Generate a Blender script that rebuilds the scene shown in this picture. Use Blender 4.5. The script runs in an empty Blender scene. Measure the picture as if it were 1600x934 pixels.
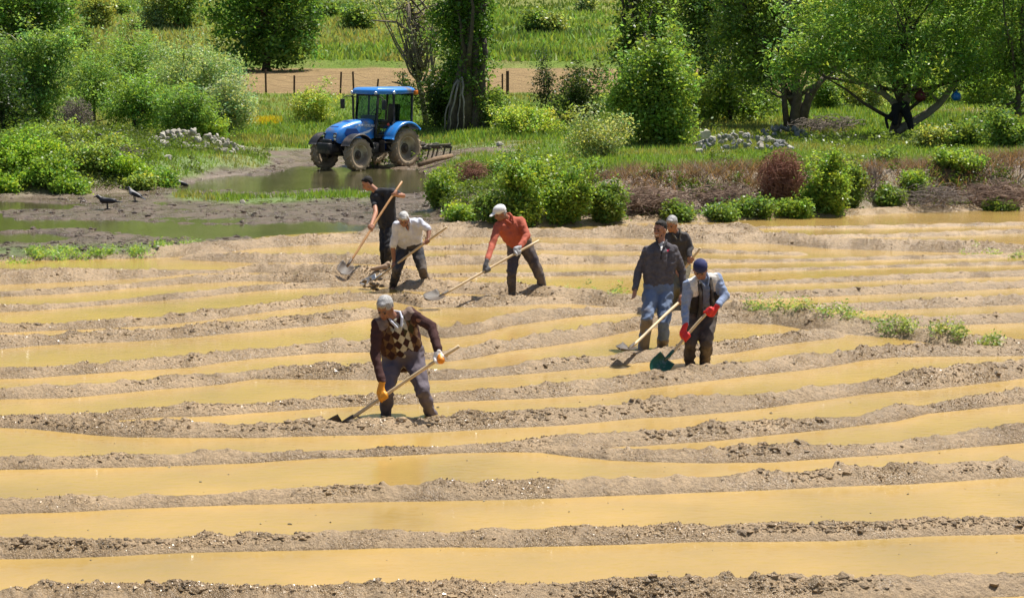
import bpy, math
import numpy as np
from mathutils import Vector, Matrix
from math import radians, sin, cos, pi

# ------------------------------------------------------------------ camera, sky, sun
scene = bpy.context.scene
COL = scene.collection
CAM_H = 3.9
FPX = 2800.0                      # focal length in photo pixels (photo is 1600 wide)
PITCH = math.atan(407 / FPX)
cam_d = bpy.data.cameras.new("camera")
cam_d.sensor_width = 36.0
cam_d.lens = 36.0 * FPX / 1600
cam_d.clip_start = 0.5
cam_d.clip_end = 3000
cam = bpy.data.objects.new("camera", cam_d)
COL.objects.link(cam)
cam.location = (0, 0, CAM_H)
cam.rotation_euler = (pi / 2 - PITCH, 0, 0)
scene.camera = cam

SUN_AZ = radians(48)              # from +Y towards +X, slightly behind the subjects' right
SUN_EL = radians(65)
world = bpy.data.worlds.new("World")
scene.world = world
world.use_nodes = True
wn = world.node_tree
wn.nodes.clear()
wo = wn.nodes.new("ShaderNodeOutputWorld")
wb = wn.nodes.new("ShaderNodeBackground")
ws = wn.nodes.new("ShaderNodeTexSky")
ws.sky_type = 'NISHITA'
ws.sun_disc = False
ws.sun_elevation = SUN_EL
ws.sun_rotation = SUN_AZ
ws.air_density = 1.0
ws.dust_density = 2.0
wb.inputs[1].default_value = 0.075
wn.links.new(ws.outputs[0], wb.inputs[0])
wn.links.new(wb.outputs[0], wo.inputs[0])

sun_d = bpy.data.lights.new("sun", 'SUN')
sun_d.energy = 5.0
sun_d.angle = radians(0.5)
sun_d.color = (1.0, 0.95, 0.87)
sun = bpy.data.objects.new("sun", sun_d)
COL.objects.link(sun)
sdir = Vector((sin(SUN_AZ) * cos(SUN_EL), cos(SUN_AZ) * cos(SUN_EL), sin(SUN_EL)))
sun.rotation_euler = (-sdir).to_track_quat('-Z', 'Y').to_euler()
sun.location = (20, 10, 40)
scene.view_settings.view_transform = 'Standard'
scene.view_settings.look = 'None'
scene.view_settings.exposure = 0.56
scene.view_settings.gamma = 1.0

# ------------------------------------------------------------------ photo <-> place
CP, SP = cos(PITCH), sin(PITCH)
def ray(px, py):
    xr = (px - 800) / FPX
    yr = (467 - py) / FPX
    return np.array([xr, CP + yr * SP, -SP + yr * CP])
def on_z(px, py, z=0.0):
    d = ray(px, py)
    t = (z - CAM_H) / d[2]
    return np.array([0, 0, CAM_H]) + d * t
def at_d(px, py, dist):
    d = ray(px, py)
    return np.array([0, 0, CAM_H]) + d * (dist / d[1])
def px_of(x, d, z=0.0):
    dep = d * CP + (CAM_H - z) * SP
    up = -(CAM_H - z) * CP + d * SP
    return 800 + FPX * x / dep, 467 - FPX * up / dep

# ------------------------------------------------------------------ noise
def _hash(ix, iy, iz, seed):
    h = (ix * 374761393 + iy * 668265263 + iz * 2147483647 + seed * 974634777) & 0xffffffff
    h = ((h ^ (h >> 13)) * 1274126177) & 0xffffffff
    h = (h ^ (h >> 16)) & 0xffff
    return h / 65535.0
def vnoise(x, y, z=0.0, seed=0):
    x = np.asarray(x, float); y = np.asarray(y, float); z = np.zeros_like(x) + z
    ix, iy, iz = np.floor(x).astype(np.int64), np.floor(y).astype(np.int64), np.floor(z).astype(np.int64)
    fx, fy, fz = x - ix, y - iy, z - iz
    fx, fy, fz = [f * f * (3 - 2 * f) for f in (fx, fy, fz)]
    r = 0
    flat = bool(np.all(fz == 0))
    for dz in ((0,) if flat else (0, 1)):
        wz = 1.0 if flat else (fz if dz else 1 - fz)
        for dy in (0, 1):
            wy = fy if dy else 1 - fy
            for dx in (0, 1):
                wx = fx if dx else 1 - fx
                r = r + wx * wy * wz * _hash(ix + dx, iy + dy, iz + dz, seed)
    return r * 2 - 1
def fbm(x, y, z=0.0, oct=4, seed=0, gain=0.5, lac=2.03):
    a, s, t = 1.0, 0, 0
    for o in range(oct):
        s = s + a * vnoise(x, y, z, seed + o * 17)
        t += a
        a *= gain
        x = x * lac + 3.7; y = y * lac + 1.3; z = z * lac
    return s / t
def sstep(a, b, x):
    t = np.clip((x - a) / (b - a), 0, 1)
    return t * t * (3 - 2 * t)

# ------------------------------------------------------------------ object helpers
def tag(o, label=None, cat=None, group=None, kind=None):
    if label: o['label'] = label
    if cat: o['category'] = cat
    if group: o['group'] = group
    if kind: o['kind'] = kind
    return o
def link(name, data, mat=None, parent=None):
    o = bpy.data.objects.new(name, data)
    COL.objects.link(o)
    if mat is not None and data is not None and not data.materials:
        data.materials.append(mat)
    if parent is not None:
        o.parent = parent
    return o
def empty(name, loc, rz=0.0):
    o = bpy.data.objects.new(name, None)
    o.empty_display_size = 0.3
    COL.objects.link(o)
    o.location = loc
    o.rotation_euler = (0, 0, rz)
    return o
def np_mesh(name, V, F, smooth=True, tint=None):
    """V (n,3), F (m,k) with one polygon size"""
    V = np.ascontiguousarray(V, np.float32); F = np.ascontiguousarray(F, np.int32)
    me = bpy.data.meshes.new(name)
    k = F.shape[1]
    me.vertices.add(len(V)); me.vertices.foreach_set('co', V.ravel())
    me.loops.add(F.size); me.loops.foreach_set('vertex_index', F.ravel())
    me.polygons.add(len(F))
    me.polygons.foreach_set('loop_start', np.arange(0, F.size, k, dtype=np.int32))
    me.polygons.foreach_set('use_smooth', np.full(len(F), bool(smooth)))
    me.update(calc_edges=True)
    if tint is not None:
        a = me.color_attributes.new('tint', 'FLOAT_COLOR', 'POINT')
        c = np.ones((len(V), 4), np.float32); c[:, :3] = tint
        a.data.foreach_set('color', c.ravel())
    return me

# shape lists: (V, F) pieces of quads/tris (tris repeat the last index away from numpy -> use py lists)
class MB:
    """collects boxes, tubes, lathes into ONE mesh"""
    def __init__(s): s.v = []; s.f = []
    def add(s, vs, fs):
        n = len(s.v); s.v += [tuple(map(float, v)) for v in vs]; s.f += [tuple(i + n for i in f) for f in fs]; return s
    def box(s, c, size, R=None, taper=1.0):
        hx, hy, hz = size[0] / 2, size[1] / 2, size[2] / 2
        vs = []
        for z in (-1, 1):
            t = taper if z > 0 else 1.0
            for x, y in ((-1, -1), (1, -1), (1, 1), (-1, 1)):
                v = Vector((x * hx * t, y * hy * t, z * hz))
                if R is not None: v = R @ v
                vs.append(Vector(c) + v)
        return s.add(vs, [(0, 3, 2, 1), (4, 5, 6, 7), (0, 1, 5, 4), (1, 2, 6, 5), (2, 3, 7, 6), (3, 0, 4, 7)])
    def tube(s, pts, rad, n=8, cap=True):
        pts = [Vector(p) for p in pts]
        if not hasattr(rad, '__len__'): rad = [rad] * len(pts)
        vs, fs = [], []
        prev = None
        for i, p in enumerate(pts):
            t = (pts[min(i + 1, len(pts) - 1)] - pts[max(i - 1, 0)])
            t = t.normalized() if t.length > 1e-9 else Vector((0, 0, 1))
            a = prev if prev is not None else (Vector((0, 0, 1)) if abs(t.z) < 0.9 else Vector((1, 0, 0)))
            x = (a - t * a.dot(t))
            x = x.normalized() if x.length > 1e-6 else t.orthogonal().normalized()
            prev = x
            y = t.cross(x)
            for k in range(n):
                an = 2 * pi * k / n
                vs.append(p + (x * cos(an) + y * sin(an)) * rad[i])
        for i in range(len(pts) - 1):
            for k in range(n):
                a, b = i * n + k, i * n + (k + 1) % n
                fs.append((a, b, b + n, a + n))
        if cap:
            fs.append(tuple(range(n - 1, -1, -1)))
            m = (len(pts) - 1) * n
            fs.append(tuple(m + k for k in range(n)))
        return s.add(vs, fs)
    def lathe(s, prof, n=24, M=None, closed=False):
        """prof [(r, h)] about local Z"""
        vs, fs = [], []
        for r, h in prof:
            for k in range(n):
                a = 2 * pi * k / n
                v = Vector((r * cos(a), r * sin(a), h))
                vs.append(M @ v if M is not None else v)
        m = len(prof)
        for i in range(m if closed else m - 1):
            for k in range(n):
                a, b = i * n + k, i * n + (k + 1) % n
                c, d = ((i + 1) % m) * n + (k + 1) % n, ((i + 1) % m) * n + k
                fs.append((a, b, c, d))
        return s.add(vs, fs)
    def prism(s, poly, y0, y1):
        """outline in XZ extruded along Y"""
        n = len(poly)
        vs = [(p[0], y0, p[1]) for p in poly] + [(p[0], y1, p[1]) for p in poly]
        fs = [tuple(range(n)), tuple(range(2 * n - 1, n - 1, -1))]
        for i in range(n):
            j = (i + 1) % n
            fs.append((i, i + n, j + n, j))
        return s.add(vs, fs)
    def sph(s, c, r, n=10, m=7, M=None):
        if not hasattr(r, '__len__'): r = (r, r, r)
        vs, fs = [], []
        for i in range(m + 1):
            th = pi * i / m
            for k in range(n):
                a = 2 * pi * k / n
                v = Vector((r[0] * sin(th) * cos(a), r[1] * sin(th) * sin(a), r[2] * cos(th)))
                if M is not None: v = M @ v
                vs.append(Vector(c) + v)
        for i in range(m):
            for k in range(n):
                a, b = i * n + k, i * n + (k + 1) % n
                fs.append((a, a + n, b + n, b))
        return s.add(vs, fs)
    def mesh(s, name, smooth=False, bevel=0.0):
        me = bpy.data.meshes.new(name)
        me.from_pydata(s.v, [], s.f)
        me.validate()
        if smooth:
            me.polygons.foreach_set('use_smooth', [True] * len(me.polygons))
        me.update()
        return me
    def build(s, name, mat, parent=None, smooth=False, bevel=0.0):
        o = link(name, s.mesh(name, smooth), mat, parent)
        if bevel:
            b = o.modifiers.new('bevel', 'BEVEL'); b.width = bevel; b.segments = 2; b.limit_method = 'ANGLE'
            b.angle_limit = radians(40)
            me = bake(o); me.polygons.foreach_set('use_smooth', [True] * len(me.polygons))
        return o
def bake(o):
    """apply the modifiers of o"""
    bpy.context.view_layer.update()
    dg = bpy.context.evaluated_depsgraph_get()
    me = bpy.data.meshes.new_from_object(o.evaluated_get(dg))
    o.modifiers.clear()
    mats = list(o.data.materials)
    o.data = me
    me.materials.clear()
    for m in mats: me.materials.append(m)
    return me

# ------------------------------------------------------------------ materials
def new_mat(name):
    m = bpy.data.materials.new(name)
    m.use_nodes = True
    nt = m.node_tree
    b = nt.nodes['Principled BSDF']
    return m, nt, b
def N(nt, t, **kw):
    n = nt.nodes.new(t)
    for k, v in kw.items():
        if k in n.inputs: n.inputs[k].default_value = v
        else: setattr(n, k, v)
    return n
def coords(nt, scale=(1, 1, 1)):
    tc = nt.nodes.new('ShaderNodeTexCoord')
    mp = nt.nodes.new('ShaderNodeMapping')
    mp.inputs['Scale'].default_value = scale
    nt.links.new(tc.outputs['Object'], mp.inputs[0])
    return mp.outputs[0]
def mixc(nt, fac, a, b, mode='MIX'):
    n = nt.nodes.new('ShaderNodeMix'); n.data_type = 'RGBA'; n.blend_type = mode
    for i, v in ((0, fac), (6, a), (7, b)):
        if hasattr(v, 'links') or hasattr(v, 'is_output'): nt.links.new(v, n.inputs[i])
        elif i == 0: n.inputs[i].default_value = v
        else: n.inputs[i].default_value = (*v, 1)
    return n.outputs[2]
def ramp(nt, fac, stops):
    r = nt.nodes.new('ShaderNodeValToRGB')
    while len(r.color_ramp.elements) < len(stops): r.color_ramp.elements.new(0.5)
    for e, (p, c) in zip(r.color_ramp.elements, stops):
        e.position = p
        e.color = (*c, 1) if hasattr(c, '__len__') else (c, c, c, 1)
    nt.links.new(fac, r.inputs[0])
    return r.outputs[0]
def noise(nt, vec, scale, detail=4, rough=0.55):
    n = nt.nodes.new('ShaderNodeTexNoise')
    n.inputs['Scale'].default_value = scale; n.inputs['Detail'].default_value = detail
    n.inputs['Roughness'].default_value = rough
    nt.links.new(vec, n.inputs['Vector'])
    return n.outputs[0]
def bump(nt, b, h, strength=0.3, dist=0.02, prev=None):
    n = nt.nodes.new('ShaderNodeBump')
    n.inputs['Strength'].default_value = strength; n.inputs['Distance'].default_value = dist
    nt.links.new(h, n.inputs['Height'])
    if prev is not None: nt.links.new(prev, n.inputs['Normal'])
    nt.links.new(n.outputs[0], b.inputs['Normal'])
    return n.outputs[0]
def simple(name, col, rough=0.6, metal=0.0, var=0.15, scale=12, bs=0.15, bd=0.01, dirt=None, dirt_amt=0.4, coat=0.0):
    m, nt, b = new_mat(name)
    v = coords(nt)
    n1 = noise(nt, v, scale, 5)
    lo = tuple(c * (1 - var) for c in col); hi = tuple(min(1, c * (1 + var)) for c in col)
    c = ramp(nt, n1, [(0.3, lo), (0.7, hi)])
    if dirt is not None:
        n2 = noise(nt, v, scale * 0.35, 6, 0.65)
        f = ramp(nt, n2, [(0.62 - dirt_amt * 0.35, 0.0), (0.78 - dirt_amt * 0.35, 0.9)])
        c = mixc(nt, f, c, dirt)
    nt.links.new(c, b.inputs['Base Color'])
    b.inputs['Roughness'].default_value = rough
    b.inputs['Metallic'].default_value = metal
    b.inputs['Coat Weight'].default_value = coat
    if bs: bump(nt, b, noise(nt, v, scale * 4, 4), bs, bd)
    return m

def mud_mat():
    m, nt, b = new_mat('wet_mud')
    at = N(nt, 'ShaderNodeAttribute', attribute_name='tint')
    v = coords(nt)
    big = noise(nt, v, 2.3, 6, 0.6)
    fine = noise(nt, v, 26, 6, 0.7)
    c = mixc(nt, 1.0, at.outputs['Color'], ramp(nt, big, [(0.25, 0.78), (0.75, 1.22)]), 'MULTIPLY')
    c = mixc(nt, 1.0, c, ramp(nt, fine, [(0.28, 0.58), (0.5, 0.98), (0.75, 1.3)]), 'MULTIPLY')  # fine noise darkens the colour to suggest small shadows in the mud
    # floating chaff and dark crumbs
    cr = noise(nt, v, 75, 2, 0.5)
    c = mixc(nt, ramp(nt, cr, [(0.70, 0.0), (0.76, 0.55)]), c, (0.07, 0.05, 0.035))
    nt.links.new(c, b.inputs['Base Color'])
    wet = noise(nt, v, 1.6, 5, 0.65)
    # alpha of tint = wetness
    mul = N(nt, 'ShaderNodeMath', operation='MULTIPLY')
    r = ramp(nt, wet, [(0.36, 0.62), (0.46, 0.36), (0.56, 0.24)])
    nt.links.new(r, b.inputs['Roughness'])
    b.inputs['IOR'].default_value = 1.4
    p = bump(nt, b, noise(nt, v, 9, 6, 0.7), 0.8, 0.06)
    p = bump(nt, b, fine, 0.9, 0.035, p)
    sp = mixc(nt, ramp(nt, wet, [(0.46, 0.12), (0.60, 1.0)]), (0.5, 0.5, 0.5), noise(nt, v, 34, 3, 0.75))
    bump(nt, b, sp, 1.0, 0.045, p)
    b.inputs['Specular IOR Level'].default_value = 0.8
    return m
def ground_mat():
    m, nt, b = new_mat('grassy_ground')
    at = N(nt, 'ShaderNodeAttribute', attribute_name='tint')
    v = coords(nt)
    big = noise(nt, v, 0.55, 7, 0.65)
    fine = noise(nt, v, 5.5, 7, 0.75)
    c = mixc(nt, 1.0, at.outputs['Color'], ramp(nt, big, [(0.25, 0.75), (0.75, 1.25)]), 'MULTIPLY')
    c = mixc(nt, 1.0, c, ramp(nt, fine, [(0.25, 0.6), (0.75, 1.4)]), 'MULTIPLY')
    nt.links.new(c, b.inputs['Base Color'])
    b.inputs['Roughness'].default_value = 0.95
    b.inputs['Specular IOR Level'].default_value = 0.15
    bump(nt, b, fine, 0.9, 0.25)
    return m
def water_mat(name, c1, c2, rough, wscale, wstr, deep=None, fl=0.0):
    m, nt, b = new_mat(name)
    v = coords(nt)
    n = noise(nt, v, 0.55, 5, 0.55)
    c = ramp(nt, n, [(0.3, c1), (0.7, c2)])
    if fl:
        fn = noise(nt, coords(nt, (0.6, 1.6, 1)), 7, 3, 0.6)
        c = mixc(nt, ramp(nt, fn, [(0.72, 0.0), (0.75, fl)]), c, (0.25, 0.2, 0.12))
    nt.links.new(c, b.inputs['Base Color'])
    b.inputs['Roughness'].default_value = rough
    b.inputs['IOR'].default_value = 1.33
    v2 = coords(nt, (1.0, 2.2, 1))
    p = bump(nt, b, noise(nt, v2, wscale, 3, 0.5), wstr, 0.03)
    bump(nt, b, noise(nt, v2, wscale * 4.5, 2, 0.5), wstr * 0.6, 0.006, p)
    return m
def leaf_mat(name, trans=0.5, rough=0.40):
    m, nt, b = new_mat(name)
    at = N(nt, 'ShaderNodeAttribute', attribute_name='tint')
    nt.links.new(at.outputs['Color'], b.inputs['Base Color'])
    b.inputs['Roughness'].default_value = rough
    b.inputs['Specular IOR Level'].default_value = 0.35
    tr = nt.nodes.new('ShaderNodeBsdfTranslucent')
    c = mixc(nt, 1.0, at.outputs['Color'], (1.5, 1.4, 0.7), 'MULTIPLY')
    nt.links.new(c, tr.inputs[0])
    mx = nt.nodes.new('ShaderNodeMixShader'); mx.inputs[0].default_value = trans
    nt.links.new(b.outputs[0], mx.inputs[1]); nt.links.new(tr.outputs[0], mx.inputs[2])
    nt.links.new(mx.outputs[0], nt.nodes['Material Output'].inputs[0])
    return m
def tint_mat(name, rough=0.8, bs=0.3, scale=60, spec=0.3, dirt=None):
    m, nt, b = new_mat(name)
    at = N(nt, 'ShaderNodeAttribute', attribute_name='tint')
    v = coords(nt)
    c = mixc(nt, 1.0, at.outputs['Color'], ramp(nt, noise(nt, v, scale * 0.3, 4), [(0.3, 0.82), (0.7, 1.18)]), 'MULTIPLY')
    nt.links.new(c, b.inputs['Base Color'])
    b.inputs['Roughness'].default_value = rough
    b.inputs['Specular IOR Level'].default_value = spec
    bump(nt, b, noise(nt, v, scale, 4), bs, 0.01)
    return m

M_MUD = mud_mat()
M_GROUND = ground_mat()
M_WATER = water_mat('muddy_water', (0.31, 0.212, 0.068), (0.45, 0.290, 0.088), 0.05, 7.0, 0.17, fl=0.45)
M_POND = water_mat('pond_water', (0.045, 0.042, 0.02), (0.085, 0.078, 0.035), 0.05, 6.0, 0.14)
M_LEAF = leaf_mat('leaves')
M_GRASS = leaf_mat('grass_blades', 0.38, 0.6)
M_BARK = simple('bark', (0.11, 0.085, 0.065), 0.9, var=0.4, scale=6, bs=0.8, bd=0.03)
M_PALEBARK = simple('pale_bark', (0.30, 0.26, 0.21), 0.85, var=0.3, scale=7, bs=0.6, bd=0.02)
M_DEAD = simple('dead_twigs', (0.20, 0.16, 0.13), 0.9, var=0.35, scale=10, bs=0)
M_REDTWIG = simple('red_brown_twigs', (0.30, 0.14, 0.09), 0.9, var=0.4, scale=6, bs=0)
M_ROOT = simple('dark_roots', (0.25, 0.17, 0.12), 0.9, var=0.4, scale=6, bs=0)
M_STONE = simple('limestone', (0.36, 0.33, 0.27), 0.85, var=0.28, scale=2.5, bs=0.6, bd=0.03, dirt=(0.24, 0.2, 0.13), dirt_amt=0.25)
M_WSTONE = simple('white_stone', (0.44, 0.41, 0.34), 0.8, var=0.15, scale=3, bs=0.5, bd=0.03)
M_DARKSTONE = simple('grey_stone', (0.22, 0.22, 0.22), 0.85, var=0.35, scale=3, bs=0.5, bd=0.03)
M_SKIN = simple('sunburnt_skin', (0.36, 0.165, 0.095), 0.5, var=0.12, scale=20, bs=0.1, bd=0.003)
M_SKIN2 = simple('tanned_skin', (0.27, 0.12, 0.07), 0.5, var=0.12, scale=20, bs=0.1, bd=0.003)
M_WOOD = simple('ash_wood_handle', (0.60, 0.45, 0.26), 0.5, var=0.18, scale=7, bs=0.15, bd=0.004, dirt=(0.28, 0.2, 0.12), dirt_amt=0.25)
M_WOOD2 = simple('orange_wood_handle', (0.46, 0.24, 0.09), 0.5, var=0.2, scale=7, bs=0.15, bd=0.004)
M_STEEL = simple('muddy_steel', (0.045, 0.04, 0.036), 0.6, metal=0.0, var=0.3, scale=14, bs=0.4, bd=0.006, dirt=(0.085, 0.06, 0.04), dirt_amt=0.8)

def wet_mat():
    m, nt, b = new_mat('glistening_mud')
    at = N(nt, 'ShaderNodeAttribute', attribute_name='tint')
    nt.links.new(at.outputs['Color'], b.inputs['Base Color'])
    b.inputs['Roughness'].default_value = 0.36; b.inputs['IOR'].default_value = 1.45
    b.inputs['Coat Weight'].default_value = 0.5; b.inputs['Coat Roughness'].default_value = 0.3
    return m
M_WET = wet_mat()

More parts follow.
